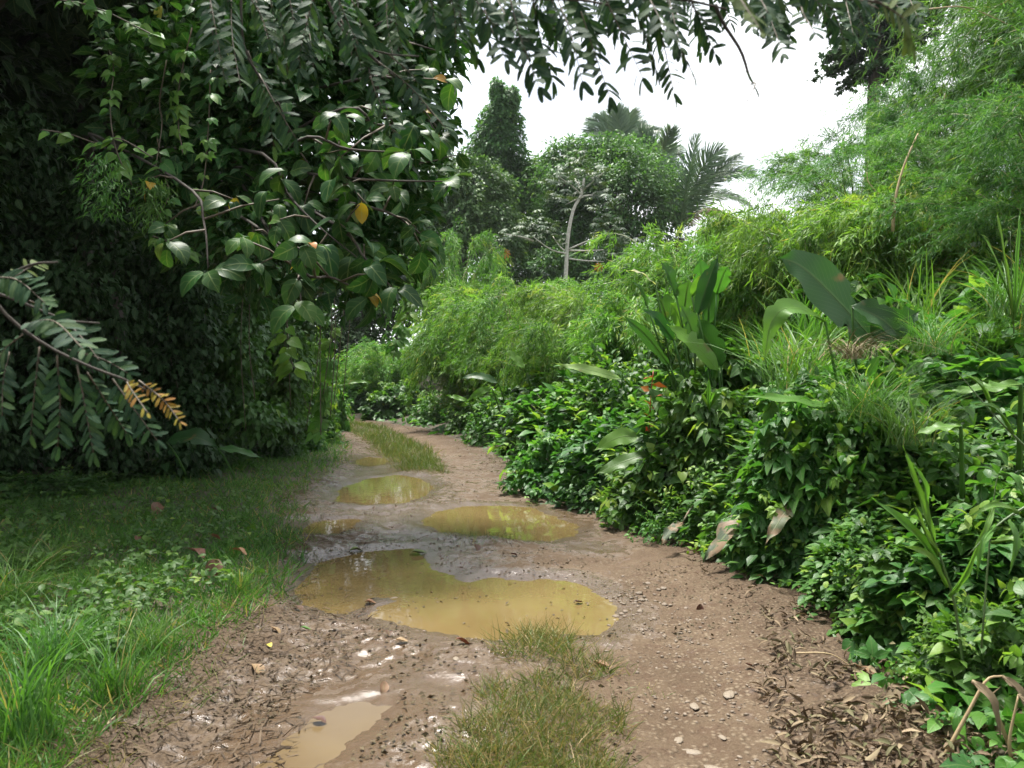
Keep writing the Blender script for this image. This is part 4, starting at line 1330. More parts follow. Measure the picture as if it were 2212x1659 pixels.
grass_field('track_grass', 100000, (-1, 1.5), (2.6, 5.6), lambda x, y: in_poly(x, y, MEDIAN[0], .14) & (vnoise(x * 4.5, y * 4.5) > .32), .165, .0034, M_SEDGE, 'tuft of grass growing between the wheel ruts in front', tint=(.02, .85), brown=.24, lean=1.0)
grass_field('far_track_grass', 170000, (-12, 1), (13, 34), lambda x, y: in_poly(x, y, MEDIAN[1], .25), .20, .004, M_SEDGE, 'yellow-green grass strip between the ruts at the bend', tint=(.2, .62), brown=.04, lean=.6, grow=.09)
ISL = [(np.array([G(u, v) for u, v in p]), d) for p, d in (([(950, 1150), (1010, 1142), (1080, 1152), (1110, 1170), (1060, 1185), (980, 1180)], .8), ([(1270, 1435), (1340, 1425), (1360, 1450), (1300, 1465)], .5), ([(1330, 1480), (1420, 1475), (1430, 1495), (1350, 1500)], .4), ([(900, 1060), (960, 1040), (960, 1060), (910, 1075)], 1.0))]
grass_field('island_grass', 60000, (-3, 2), (3.5, 14), lambda x, y: (np.any([poly_sd(x, y, p) < .02 for p, d in ISL], axis=0)) & (rng.random(len(x)) < .5), .10, .0034, M_SEDGE, 'thin scattered grass on the mud islands between the puddles', tint=(0, .8), brown=.15, lean=1.0)

# broad-leaved weeds in the verge
x, y = scatter_area(17000, (-9, 0), (2.4, 11), lambda x, y: (dLeft(x, y) > .45 + .4 * fbm(x, y, 2)) & (dLeft(x, y) < TH(y) + .5) & (vnoise(x * 1.2 + 5, y * 1.2) > .36 + .25 * smooth(5, 3, y)))
n = len(x)
p = np.stack([x, y, ground_z(x, y) + .05 + .14 * rng.random(n)], 1)
wd = Geo()
sel = rng.random(n)
for tm, m, s0 in ((TM_OVATE, sel < .5, .055), (TM_TRI, (sel >= .5) & (sel < .8), .085), (TM_HEART, sel >= .8, .06)):
    k_ = int(m.sum())
    wd.scatter(tm, p[m], norm(rng.normal(size=(k_, 3)) * np.array([1, 1, .3])), norm(rng.normal(size=(k_, 3)) * .35 + np.array([.1, -.2, 1])), s0 * (.6 + .8 * rng.random(k_)), np.clip(.42 + .22 * rng.normal(size=k_), 0, .95))
tag(wd.build('verge_weeds', M_SHRUB), 'low broad-leaved weeds mixed into the left verge grass', 'weeds', kind='stuff')
GL = 'tall grass at the front of the left verge'
for i, (u, v, s, label) in enumerate(((40, 1640, .62, 'tall grass clump in the lower left corner'), (120, 1480, .5, 'tall grass clump behind the one in the lower left corner'), (15, 1330, .75, 'tall grass clump at the left edge, well above the corner'), (250, 1540, .45, 'short grass clump right of the lower left corner clump'), (330, 1430, .38, 'short grass clump beside the trampled mud at left'), (110, 1250, .6, 'thin grass clump on the left verge in front of the dark trees'), (520, 1300, .3, 'low grass clump just left of the large puddle'))):
    q = G(u, v)
    grs[(i + 2) % 3].put((q[0], q[1], gz(*q) - .03), i * 1.1, s, label, GL)

# ================================================================== BROAD-LEAVED TREE hanging over the verge at left
TB = np.array([-7.6, 14.2, gz(-7.6, 14.2)])
blt = thing('broad_leaved_tree', 'large-leaved tree whose boughs hang over the verge at upper left', 'tree', TB)
trunk_geo(6.2, .2, .12, 21).build('trunk', M_BARK, blt)
TW = TB + np.array([.4, 0, 5.0])
BR = [
    [(560, 330, 7.9), (622, 420, 7.6), (690, 490, 7.2), (770, 555, 7.0)],
    [(650, 300, 7.5), (750, 322, 7.1), (880, 330, 7.0)],
    [(700, 380, 7.6), (830, 390, 7.3), (965, 392, 7.5)],
    [(700, 470, 7.4), (790, 560, 7.0), (850, 625, 7.0)],
    [(570, 500, 7.2), (640, 580, 6.8), (650, 650, 6.6)],
    [(780, 170, 8.2), (890, 215, 8.2), (945, 290, 8.2)],
    [(760, 440, 7.6), (860, 470, 7.5), (925, 520, 7.7)],
    [(800, 60, 8.8), (880, 90, 8.8), (945, 110, 9.0)],
    [(400, 400, 7.4), (440, 480, 7.0), (450, 580, 6.8)],
    [(720, 240, 7.8), (810, 268, 7.5), (890, 275, 7.6)],
    [(620, 560, 7.0), (720, 600, 6.8), (800, 640, 6.9)],
    [(830, 300, 8.6), (900, 350, 8.6), (985, 335, 8.8)],
]
leafs = []
for t_ in (.15, .4, .6, .8, .5, .3):
    bend = rng.normal() * .25
    v = TM_BIG['v'].copy()
    v[:, 2] += -.28 * (1 + bend) * v[:, 1] ** 2 + rng.normal(size=1) * .06 * np.sin(v[:, 1] * 5)
    leafs.append(Geo().add(v, TM_BIG['t'], t_, TM_BIG['uv']).mesh('leaf', M_BIG))
leafs_y = []
for t_ in (.91, .95, .99, .87):
    v = TM_BIG['v'].copy(); v[:, 2] += -.4 * v[:, 1] ** 2
    leafs_y.append(Geo().add(v, TM_BIG['t'], t_, TM_BIG['uv']).mesh('leaf', M_BIG))


def big_leaf(p, D, s, young=False):
    Nn = norm(rng.normal(size=3) * .45 + np.array([.1, -.55, .85]))
    A = frames(np.array([D]), np.array([Nn]))[0]
    o = link('leaf', leafs_y[rng.integers(4)] if young else leafs[rng.integers(6)], blt)
    if young:
        o['label'] = 'yellowing leaf'
    frame_to_matrix(o, p - TB, A[0], A[1], A[2], s)


nleaf = 0
for bi, b in enumerate(BR):
    pts = [P(*q) for q in b]
    path = curve([TW + np.array([0, 0, .45 * (bi % 5) - .7]), (TW * .45 + pts[0] * .55) + np.array([rng.normal() * .3, .3 + rng.normal() * .5, .35 + .35 * rng.normal()])] + pts, 18)
    Geo().tube(path - TB, np.linspace(.024, .006, 18), 6).build('branch', M_BARK, blt)
    for q in range(6):
        f = .42 + .56 * (q + rng.random() * .6) / 6
        bp_ = np.array([np.interp(f, np.linspace(0, 1, 18), path[:, i]) for i in range(3)])
        e = bp_ + np.array([rng.normal() * .22, rng.normal() * .18, rng.normal() * .18 - .02])
        if q == 5:
            e = path[-1]
        else:
            Geo().tube(np.stack([bp_, (bp_ + e) / 2 + np.array([0, 0, .03]), e]) - TB, np.array([.012, .009, .006]), 4).build('twig', M_TWIG, blt)
        for w_ in range(4):
            if nleaf >= 285:
                break
            a = w_ * 1.6 + rng.random()
            D = norm(np.array([math.cos(a), math.sin(a) * .7, -.55 + .5 * rng.normal()]) + np.array([.25, -.15, 0]))
            yg = rng.random() < .10
            big_leaf(e + rng.normal(size=3) * .03, D, (.15 + .15 * rng.random()) * (.62 if yg else 1), yg)
            nleaf += 1
# deeper leaves of the same tree
lb = []
for u, v, Yq, r_ in ((480, 420, 9, .9), (600, 260, 9, 1.0), (720, 180, 9.4, 1.0), (850, 150, 9.8, .8), (860, 40, 10, .9), (760, 400, 8.8, .85), (880, 400, 9.2, .55), (840, 530, 8.8, .5), (700, 560, 8.4, .6), (560, 540, 8.2, .6), (420, 200, 9, 1.0), (890, 290, 9.4, .5), (800, 610, 9.2, .4), (930, 120, 10.4, .4), (640, 60, 9.4, 1.1)):
    lb.append((*(P(u, v, Yq) - TB), r_, r_, r_))
o = crown_geo(90, 10500, .165, lb, tm=TM_OVATE, lump=.35, shell=.8, rare=.0).build('foliage', M_BIG, blt)
o['kind'] = 'stuff'

# ---- curtains of small hanging creeper under the boughs
for i, (u, v0, v1, Yq, wpx, label) in enumerate((
    (60, 330, 1000, 11.5, 130, 'curtain of dark creeper at the left edge of the shaded trees'), (230, 420, 1010, 12.0, 120, 'curtain of dark creeper behind the catkins and the yellow tipped branch'),
    (390, 480, 990, 12.8, 110, 'curtain of dark creeper behind the dangling bare stems'), (520, 560, 960, 14.0, 100, 'curtain of dark creeper left of the long pale drooping leaves'), (610, 620, 930, 16.0, 80, 'curtain of dark creeper nearest to the end of the track'), (-80, 200, 1050, 10.5, 120, 'curtain of dark creeper cut by the left edge'))):
    kq = Yq / F
    top = P(u, v0, Yq)
    o = thing('creeper_curtain', label, 'creeper', top, 'creeper curtains under the left trees')
    lbc = []
    for q in range(9):
        f = q / 8
        lbc.append((rng.normal() * wpx * kq * .35, rng.normal() * .3, -f * (v1 - v0) * kq, wpx * kq * (.55 + .3 * rng.random()), .55, (v1 - v0) * kq * .13))
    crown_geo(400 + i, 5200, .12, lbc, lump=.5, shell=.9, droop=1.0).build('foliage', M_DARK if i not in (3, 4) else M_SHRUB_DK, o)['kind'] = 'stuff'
    sg_ = Geo()
    for q in range(2):
        x_ = rng.normal() * wpx * kq * .45; y_ = -.45 + .25 * rng.normal()
        sg_.tube(curve([np.array([x_, y_, 0]), np.array([x_ + .2 * rng.normal(), y_, -.5 * (v1 - v0) * kq]), np.array([x_ + .3 * rng.normal(), y_, -(v1 - v0) * kq * (.7 + .3 * rng.random())])], 8), .006, 4)
    sg_.build('runners', M_TWIG, o)['kind'] = 'stuff'

# ---- feathery overhanging branches close to the viewer
lf_mesh = []
for t_ in (.2, .45, .65, .8):
    v = TM_LEAFLET['v'].copy(); v[:, 2] += -.1 * v[:, 1] ** 2
    lf_mesh.append(Geo().add(v, TM_LEAFLET['t'], t_, TM_LEAFLET['uv']).mesh('leaflet', M_PINNATE))
lf_yel = [Geo().add(TM_LEAFLET['v'], TM_LEAFLET['t'], t_, TM_LEAFLET['uv']).mesh('leaflet', M_PINNATE) for t_ in (.93, .97, 1.0)]
lf_lime = [Geo().add(TM_LEAFLET['v'], TM_LEAFLET['t'], .905, TM_LEAFLET['uv']).mesh('leaflet', M_PINNATE)]


def feathery(label, Y0, stems, fronds, seed, group='feathery branches hanging close overhead'):
    """stems: lists of (u, v, dY); fronds: (base u, v, tip u, v, leaflet px, pairs, kind, dY)"""
    r = np.random.default_rng(seed)
    o0 = P(stems[0][0][0], stems[0][0][1], Y0)
    t = thing('overhanging_branch', label, 'branch', o0, group)
    for st in stems:
        pts = [P(u, v, Y0 + d) - o0 for u, v, d in st]
        Geo().tube(curve(pts, 14), np.linspace(.0048, .002, 14), 6).build('stem', M_BARK, t)
    for bu, bv, tu, tv, lp, prs, kind, dY in fronds:
        Yb = Y0 + dY
        b = P(bu, bv, Yb) - o0
        e = P(tu, tv, Yb + r.normal() * .12) - o0
        mid = (b + e) / 2 + np.array([0, 0, .06 * np.linalg.norm((e - b)[:2])]) + r.normal(size=3) * .006
        path = curve([b, mid, e], 12)
        g = Geo().tube(path, np.linspace(.0022, .0009, 12), 4)
        fr_ = g.build('compound_leaf', M_TWIG, t)
        if kind:
            fr_['label'] = ('', 'yellowing feathery leaf', 'pale green feathery leaf')[kind]
        s = np.linspace(0, 1, 12)
        tan = norm(np.gradient(path, axis=0))
        yaw = r.normal() * .55
        face = norm(np.array([math.sin(yaw), -math.cos(yaw), .25 + .3 * r.random()]))
        L = lp * 1.04 / F * Yb
        for q in np.linspace(.12, .99, prs + (2 if prs > 6 else 0)):
            c = np.array([np.interp(q, s, path[:, i]) for i in range(3)])
            tg = norm(np.array([np.interp(q, s, tan[:, i]) for i in range(3)]))
            sd2 = norm(np.cross(tg, face))
            for sg in (-1, 1):
                if r.random() < .07:
                    continue
                D = norm(sg * sd2 * (.9 - .45 * (q > .96)) + tg * (.58 + .5 * (q > .96)) + r.normal(size=3) * .19 + np.array([0, 0, -.22]))
                Nn = norm(face + r.normal(size=3) * .28 + np.array([0, 0, .3]))
                A = frames(np.array([D]), np.array([Nn]))[0]
                pool = lf_yel if kind == 1 else lf_lime if kind == 2 else lf_mesh
                o = link('leaflet', pool[r.integers(len(pool))], fr_)
                frame_to_matrix(o, c, A[0], A[1], A[2], L * (.85 + .25 * r.random()) * (.8 + .25 * math.sin(q * 3)))
    return t


feathery('feathery branch with a yellowing tip reaching in from the left edge', 1.8,
         [[(-60, 560, 0), (0, 665, 0), (90, 740, 0), (190, 790, 0), (275, 822, 0), (330, 850, .02)], [(-60, 615, .1), (40, 650, .1), (140, 690, .1), (215, 698, .1)], [(-40, 630, 0.15), (60, 575, .1), (125, 566, .1)]],
         [(123, 768, 125, 966, 40, 11, 0, 0), (166, 787, 202, 979, 38, 11, 0, 0), (86, 749, 66, 941, 38, 9, 0, .05), (189, 805, 275, 938, 36, 11, 0, 0), (243, 818, 340, 952, 36, 11, 0, 0),
          (275, 825, 320, 893, 21, 8, 1, 0), (300, 822, 390, 912, 21, 10, 1, .02), (54, 700, 182, 756, 40, 10, 0, .04), (64, 650, 140, 712, 42, 7, 0, .1), (146, 755, 277, 806, 36, 9, 0, .05), (-10, 598, 98, 655, 40, 9, 0, .05),
          (50, 722, -10, 800, 40, 7, 0, -.05), (140, 690, 216, 780, 44, 5, 0, .1), (20, 760, 5, 900, 40, 8, 0, .1), (30, 600, 90, 570, 26, 5, 2, .1)], 1)
feathery('grey-green feathery branch hanging in front of the dark trees at upper left centre', 2.1,
         [[(690, -60, 0), (712, 10, 0), (755, 83, 0), (830, 115, 0), (905, 122, 0)], [(755, 83, 0), (809, 128, 0), (890, 200, 0), (950, 262, 0)], [(770, 95, 0), (800, 150, 0), (850, 270, 0)], [(520, -40, .3), (530, 110, .3), (600, 220, .3), (625, 290, .3)]],
         [(680, -20, 640, 150, 44, 12, 0, 0), (809, 128, 965, 280, 40, 12, 0, 0), (790, 115, 852, 290, 36, 10, 0, 0), (735, 40, 785, 160, 40, 8, 0, -.05), (840, 118, 930, 210, 40, 8, 0, 0), (620, -30, 650, 150, 40, 11, 0, .1),
          (535, 110, 592, 318, 42, 12, 0, .3), (560, 160, 640, 300, 42, 9, 0, .3), (450, -30, 470, 170, 42, 10, 0, .3), (500, -20, 520, 190, 40, 11, 0, .3), (580, -30, 600, 130, 40, 9, 0, .2), (760, 0, 830, 140, 44, 10, 0, 0), (850, -20, 870, 110, 40, 9, 0, 0)], 2)
feathery('dark feathery branch along the top edge left of the sky', 1.75,
         [[(880, -90, 0), (1000, -30, 0), (1120, -5, 0), (1250, 0, 0), (1330, 15, .02)]],
         [(985, -35, 1034, 128, 46, 9, 0, 0), (1035, -20, 1094, 132, 46, 9, 0, 0), (1100, -10, 1165, 190, 46, 11, 0, 0), (1150, -5, 1195, 178, 46, 11, 0, 0), (1205, 0, 1258, 178, 44, 10, 0, 0), (1255, 25, 1318, 211, 40, 9, 0, .05), (900, -70, 945, 80, 46, 9, 0, 0), (945, -60, 985, 95, 46, 9, 0, 0.05), (1060, -30, 1130, 110, 44, 9, 0, .1), (1180, -20, 1235, 110, 42, 8, 0, .1), (1000, -50, 1070, 60, 46, 8, 0, -.05), (1120, -40, 1190, 60, 44, 8, 0, -.05), (1225, -20, 1290, 90, 44, 8, 0, .05)], 3)
feathery('feathery branch along the top edge in the middle of the sky, one bare twig hanging', 1.75,
         [[(1260, -80, 0), (1380, -15, 0), (1480, 0, 0), (1570, 20, 0)], [(1545, 10, 0), (1562, 50, 0), (1600, 110, 0), (1618, 165, 0), (1628, 180, 0)]],
         [(1300, -20, 1389, 170, 44, 11, 0, 0), (1347, -15, 1418, 152, 44, 10, 0, 0), (1405, -10, 1456, 204, 40, 12, 0, 0), (1440, -5, 1497, 160, 40, 10, 0, 0), (1490, -5, 1546, 118, 38, 8, 0, 0), (1330, -50, 1440, 70, 44, 9, 0, .05), (1450, -40, 1530, 55, 40, 8, 0, .05), (1500, -30, 1610, 20, 38, 6, 0, .1), (1380, -40, 1400, 90, 44, 8, 0, -.05), (1622, 182, 1612, 222, 42, 1, 0, 0)], 4)
feathery('feathery branch along the top edge at the right of the sky with pale new leaves', 1.6,
         [[(1500, -110, 0), (1620, -30, 0), (1740, -10, 0), (1860, 0, 0), (1935, 12, 0)]],
         [(1585, -30, 1646, 70, 50, 8, 2, -.35), (1640, -15, 1692, 118, 34, 10, 0, .2), (1680, -15, 1706, 78, 34, 7, 0, .2), (1735, -12, 1760, 72, 34, 7, 0, .2), (1775, -12, 1822, 86, 36, 7, 0, .1), (1830, -10, 1872, 30, 38, 5, 0, 0), (1890, 0, 1972, 98, 46, 7, 2, -.3), (1700, -40, 1790, 40, 38, 7, 0, .1), (1590, -50, 1660, 30, 40, 7, 0, .1), (1800, -30, 1900, 20, 40, 6, 0, 0)], 5)

for nm, us, sd in (('fine dark feathery branch behind the one at the left of the sky', (930, 1290), 6), ('fine dark feathery branch behind the one in the middle of the sky', (1270, 1640), 7), ('fine dark feathery branch behind the one at the right of the sky', (1600, 1960), 8), ('fine feathery branch against the dark trees at the top left', (430, 900), 9)):
    rr_ = np.random.default_rng(100 + sd)
    fr = []
    for q in range(13):
        bu = us[0] + (us[1] - us[0]) * (q + rr_.random()) / 13
        ln_ = (60 + 85 * rr_.random()) * (1.5 if sd == 9 else 1 if sd < 8 else .8)
        fr.append((bu, -38 + 18 * rr_.random(), bu + 20 + 45 * rr_.random(), -30 + ln_, 31, 10, 0, .15 * rr_.normal()))
    feathery(nm, 2.25, [[(us[0] - 60, -75, 0), ((us[0] + us[1]) / 2, -38, 0), (us[1], -22, 0)]], fr, sd)

# ================================================================== HELICONIAS AND OTHER LARGE LEAVES
def paddle(parent, off, pts, W, nrm, tint=.5, fold=.15, ruffle=.012, sag=0.0, tip=.75, name='leaf', label=None, mat=None, stalk=None, tears=0, n=18):
    pts = np.asarray(pts, float)
    path = curve(pts, n)
    s = np.linspace(0, 1, n)
    path[:, 2] -= sag * np.linalg.norm(pts[-1] - pts[0]) * s ** 2
    tan = norm(np.gradient(path, axis=0))
    side = norm(np.cross(tan, np.asarray(nrm, float)))
    up = np.cross(side, tan)
    w = W * np.sin(np.clip(s ** tip, 0, 1) * math.pi * .985 + .02) ** .8 * np.minimum(1, .12 + (1 - s) * 4.5)
    w[-1] = W * .01; w[0] = W * .05
    ph = rng.random() * 6
    cols = np.array([-1, -.55, -.04, .04, .55, 1.0])
    V = []; UV = []
    for i in range(n):
        for c in cols:
            if abs(c) == 1 and rng.random() < .10:
                c = c * (.5 + .3 * rng.random())        # split edge
            rf = ruffle * math.sin(s[i] * 17 + ph + (2 if c > 0 else 0)) * abs(c) ** 2
            V.append(path[i] + side[i] * c * w[i] + up[i] * (abs(c) * w[i] * fold - .0 + rf))
            UV.append((.5 + c * .5, s[i]))
    m = len(cols)
    T = []
    for i in range(n - 1):
        for j in range(m - 1):
            if tears and j in (0, 4) and rng.random() < tears:
                continue
            a = i * m + j
            T += [(a, a + 1, a + m + 1), (a, a + m + 1, a + m)]
    g = Geo().add(np.array(V) - off, T, tint, UV)
    g.tube(path[:-1] - off + up[:-1] * -.004, np.linspace(.009, .003, n - 1), 4, tint=min(.8, tint + .15))
    if stalk is not None:
        g.tube(curve([np.asarray(stalk) - off, (np.asarray(stalk) + path[0]) / 2 - off + np.array([0, 0, .04]), path[0] - off], 8), np.linspace(.018, .010, 8), 5, tint=.55)
    o = g.build(name, mat or M_CANNA, parent)
    if label:
        o['label'] = label
    return o


Yh = 9.0
hb = np.array([2.35, Yh, gz(2.35, Yh)])
hel = thing('heliconia', 'clump of upright paddle-shaped leaves standing in the bank right of centre', 'heliconia', hb)
for i, (bu, bv, tu, tv, w, nrm, ti, fo, lab) in enumerate((
    (1552, 800, 1440, 701, 44, (.25, -.8, .6), .78, .1, 'glossy grey-green leaf'), (1558, 790, 1484, 683, 50, (-.5, -.8, .3), .3, .18, None), (1478, 668, 1488, 604, 40, (.1, -1, .2), .45, .1, None),
    (1474, 712, 1448, 654, 30, (.2, -1, .1), .78, .1, 'bright light green young leaf'), (1446, 790, 1345, 680, 22, (-.8, -.5, .5), .4, .3, None), (1460, 640, 1426, 564, 30, (.7, -.7, .2), .5, .25, None),
    (1516, 640, 1512, 558, 34, (.15, -1, .1), .55, .12, None), (1508, 680, 1552, 552, 30, (-.5, -.8, .1), .12, .3, 'dark folded leaf'), (1548, 635, 1573, 574, 32, (.2, -1, .1), .6, .1, None),
    (1416, 615, 1353, 584, 12, (0, -.6, 1), .95, .1, 'pale bent leaf'), (1440, 690, 1420, 640, 44, (.3, -1, .2), .3, .15, None), (1455, 735, 1388, 667, 22, (-.4, -.7, .6), .25, .3, None), (1400, 665, 1366, 606, 14, (.5, -.7, .5), .5, .2, None),
    (1530, 700, 1530, 590, 34, (-.2, -1, 0), .35, .15, None), (1500, 735, 1470, 660, 34, (.4, -.9, .1), .5, .12, None), (1495, 640, 1538, 600, 26, (.1, -1, .3), .78, .1, None))):
    dy = ((i * 37) % 7 - 3) * .09
    b, e = P(bu, bv, Yh + dy), P(tu, tv, Yh + dy - .15)
    mid = (b + e) / 2 + np.array([0, -.02, .05])
    paddle(hel, hb, [b, mid, e], w * .62 / F * Yh, nrm, ti, fo, label=lab, stalk=hb + rng.normal(size=3) * np.array([.12, .1, 0]) + np.array([0, 0, .1]))

Yp = 6.6
pb_ = np.array([3.02, Yp + .15, gz(3.02, Yp + .15)])
pad = thing('paddle_leaved_plant', 'plant with one giant dark green paddle leaf and a bent pale leaf', 'large-leaved plant', pb_)
paddle(pad, pb_, [P(1893, 742, Yp), P(1800, 640, Yp - .05), P(1730, 575, Yp - .1), P(1680, 556, Yp - .12)], 58 / F * Yp, (.30, -.92, .22), .34, .12, .02, tip=.58, label='giant dark green paddle leaf', stalk=pb_, n=24)
paddle(pad, pb_, [P(1782, 694, Yp - .1), P(1735, 668, Yp - .2), P(1690, 668, Yp - .25), P(1664, 700, Yp - .28), P(1655, 745, Yp - .3), P(1652, 785, Yp - .3)], 24 / F * Yp, (.5, -.6, .75), .70, .2, .01, label='bent pale leaf hanging over', stalk=pb_, n=24)
paddle(pad, pb_, [P(1880, 720, Yp), P(1940, 695, Yp - .1), P(1985, 672, Yp - .1)], 34 / F * Yp, (.1, -1, .2), .15, .5, .015, label='dark folded leaf', stalk=pb_)
paddle(pad, pb_, [P(1840, 660, Yp - .25), P(1905, 690, Yp - .3), P(1950, 735, Yp - .3)], 30 / F * Yp, (-.2, -.8, .6), .1, .4, .015, stalk=pb_)

GB2 = 'single long leaves lying on the bank'
for (name, label, Yq, pts, w, nrm, ti, fo) in (
    ('long_leaf', 'long pale flat leaf lying level across the dark shrubs at right', 6.3, [(1805, 880), (1700, 862), (1593, 855)], 14, (.1, -.6, .8), .78, .2),
    ('long_leaf', 'cream-edged wavy leaf lying on the shrubs in the middle of the bank', 10.4, [(1342, 818), (1270, 798), (1200, 786)], 11, (.1, -.9, .5), .84, .1),
    ('long_leaf', 'broad drooping pale green leaf low over the oval puddle side of the bank', 9.0, [(1388, 942), (1335, 945), (1280, 975)], 20, (0, -.85, .55), .74, .08),
    ('long_leaf', 'long dull leaf slanting below the broad drooping pale green leaf', 8.6, [(1400, 980), (1340, 1000), (1284, 1026)], 17, (-.1, -.7, .7), .6, .15),
    ('long_leaf', 'small upright blue-green leaf on the far bank', 15.0, [(1132, 795), (1115, 775), (1096, 753)], 11, (.5, -.8, .3), .78, .1),
    ('long_leaf', 'dark banana-like leaf left of the cream-edged leaf, tip to the left', 15.5, [(1075, 826), (1035, 812), (992, 818)], 10, (0, -.7, .6), .3, .2),
    ('long_leaf', 'pale leaf under the dark banana-like leaf', 15.0, [(1062, 838), (1035, 848), (1008, 868)], 9, (0, -.9, .4), .7, .1),
    ('long_leaf', 'narrow pale leaf left of the other pale leaf on the far bank', 15.2, [(1012, 866), (985, 858), (962, 854)], 6, (0, -.8, .5), .76, .1),
    ('long_leaf', 'pale level leaf sticking out over the track end from the left', 21.0, [(728, 832), (770, 824), (802, 826)], 5, (0, -.8, .5), .76, .2),
    ('long_leaf', 'broad dark leaf on the ground in shade at the foot of the left trees', 10.5, [(360, 955), (420, 945), (470, 965)], 30, (0, -.5, .9), .1, .15),
    ('long_leaf', 'narrow bright leaf in shade right of the broad dark one at left', 10.8, [(470, 968), (520, 975), (570, 992)], 12, (0, -.5, .9), .5, .2),
    ('long_leaf', 'large glossy leaf behind the reed stalk near the right edge', 4.0, [(2205, 830), (2130, 838), (2040, 846)], 17, (.1, -.6, .8), .7, .25),
    ('long_leaf', 'blue-green pointed leaf over the dark shrub near the right edge', 4.6, [(2075, 920), (2020, 925), (1972, 940)], 15, (.1, -.5, .9), .7, .15),
    ('long_leaf', 'broad leaf arching up from the dark shade under the orange bracts', 9.0, [(1430, 985), (1400, 935), (1345, 915)], 18, (-.2, -.8, .5), .35, .2),
):
    pp = [P(u, v, Yq + .03 * i) for i, (u, v) in enumerate(pts)]
    o = thing(name, label, 'leaf', pp[0], GB2)
    xg, yg = pp[0][0], pp[0][1] + .25
    paddle(o, pp[0], pp, w / F * Yq, nrm, ti, fo, name='blade', stalk=np.array([xg + .15, yg, pp[0][2] - .45]))

GMD = 'muddy leaves drooping at the track edge'
for label, Yq, pts, w, nrm, ti in (
    ('large mud-caked leaf drooping from the bank onto the track edge', 6.9, [(1640, 1088), (1585, 1135), (1518, 1216)], 30, (-.6, -.5, .7), .3),
    ('striped half-muddy leaf hanging beside the large mud-caked leaf', 6.2, [(1712, 1092), (1688, 1118), (1652, 1178)], 17, (-.4, -.8, .5), .8),
    ('mud-caked leaf lying on the ground left of the large drooping one', 7.6, [(1475, 1128), (1448, 1145), (1428, 1180)], 12, (-.2, -.6, .8), .2)):
    pp = [P(u, v, Yq - .12 * i) for i, (u, v) in enumerate(pts)]
    o = thing('muddy_leaf', label, 'leaf', pp[0], GMD)
    paddle(o, pp[0], pp, w / F * Yq, nrm, ti, .12, .02, name='blade', mat=M_MUDDY, stalk=pp[0] + np.array([.2, .2, .15]), tears=.12)

# orange heliconia bracts
fb = P(1405, 868, 8.9)
fl = thing('heliconia_flower', 'orange-red hanging flower bracts in the shade of the bank', 'flower', fb)
st = curve([fb + np.array([.05, .1, .35]), fb, fb + np.array([-.02, -.03, -.35])], 10)
Geo().tube(st - fb, .006, 5).build('flower_stem', M_FLOWER, fl)
for i in range(9):
    c = st[i + 1 if i < 9 else 9]
    sg = 1 if i % 2 else -1
    e = c + np.array([sg * (.08 + .13 * rng.random()), -.06 + .08 * rng.normal(), .05 + .06 * rng.normal()])
    Geo().scatter(TM_DIAMOND, [c - fb], [e - c], [np.array([0, -.2, .9]) + rng.normal(size=3) * .5], .12 + .07 * rng.random(), .3 + .6 * rng.random()).build('bract', M_FLOWER, fl)

# ---- bright reed stalk and other long blades at right
Yr = 3.75
rb = np.array([P(2090, 1400, Yr)[0], Yr, gz(P(2090, 1400, Yr)[0], Yr)])
reed = thing('reed_stalk', 'bright green reed with long upright blades near the right edge', 'reed', rb)
sp_ = [rb, P(2065, 1320, Yr), P(2040, 1230, Yr - .05), P(2022, 1180, Yr - .05), P(1995, 1110, Yr - .05)]
Geo().tube(curve(sp_, 12) - rb, np.linspace(.008, .004, 12), 5).build('stem', M_STEM, reed)
for bu, bv, mu, mv, tu, tv, w in ((2036, 1222, 1965, 1140, 1882, 1074, 13), (2020, 1175, 1990, 1080, 1950, 962, 12), (2048, 1268, 2005, 1200, 1948, 1178, 9), (2000, 1120, 1998, 1050, 1972, 1000, 9), (2030, 1200, 2000, 1150, 1975, 1085, 8), (2052, 1290, 2085, 1240, 2120, 1160, 8)):
    paddle(reed, rb, [P(bu, bv, Yr - .05), P(mu, mv, Yr - .1), P(tu, tv, Yr - .12)], w / F * Yr, (.35, -.8, .45), .80, .35, .004, name='blade', mat=M_CANNA, n=12)
GRB = 'long grass stalks leaning in from the right edge'
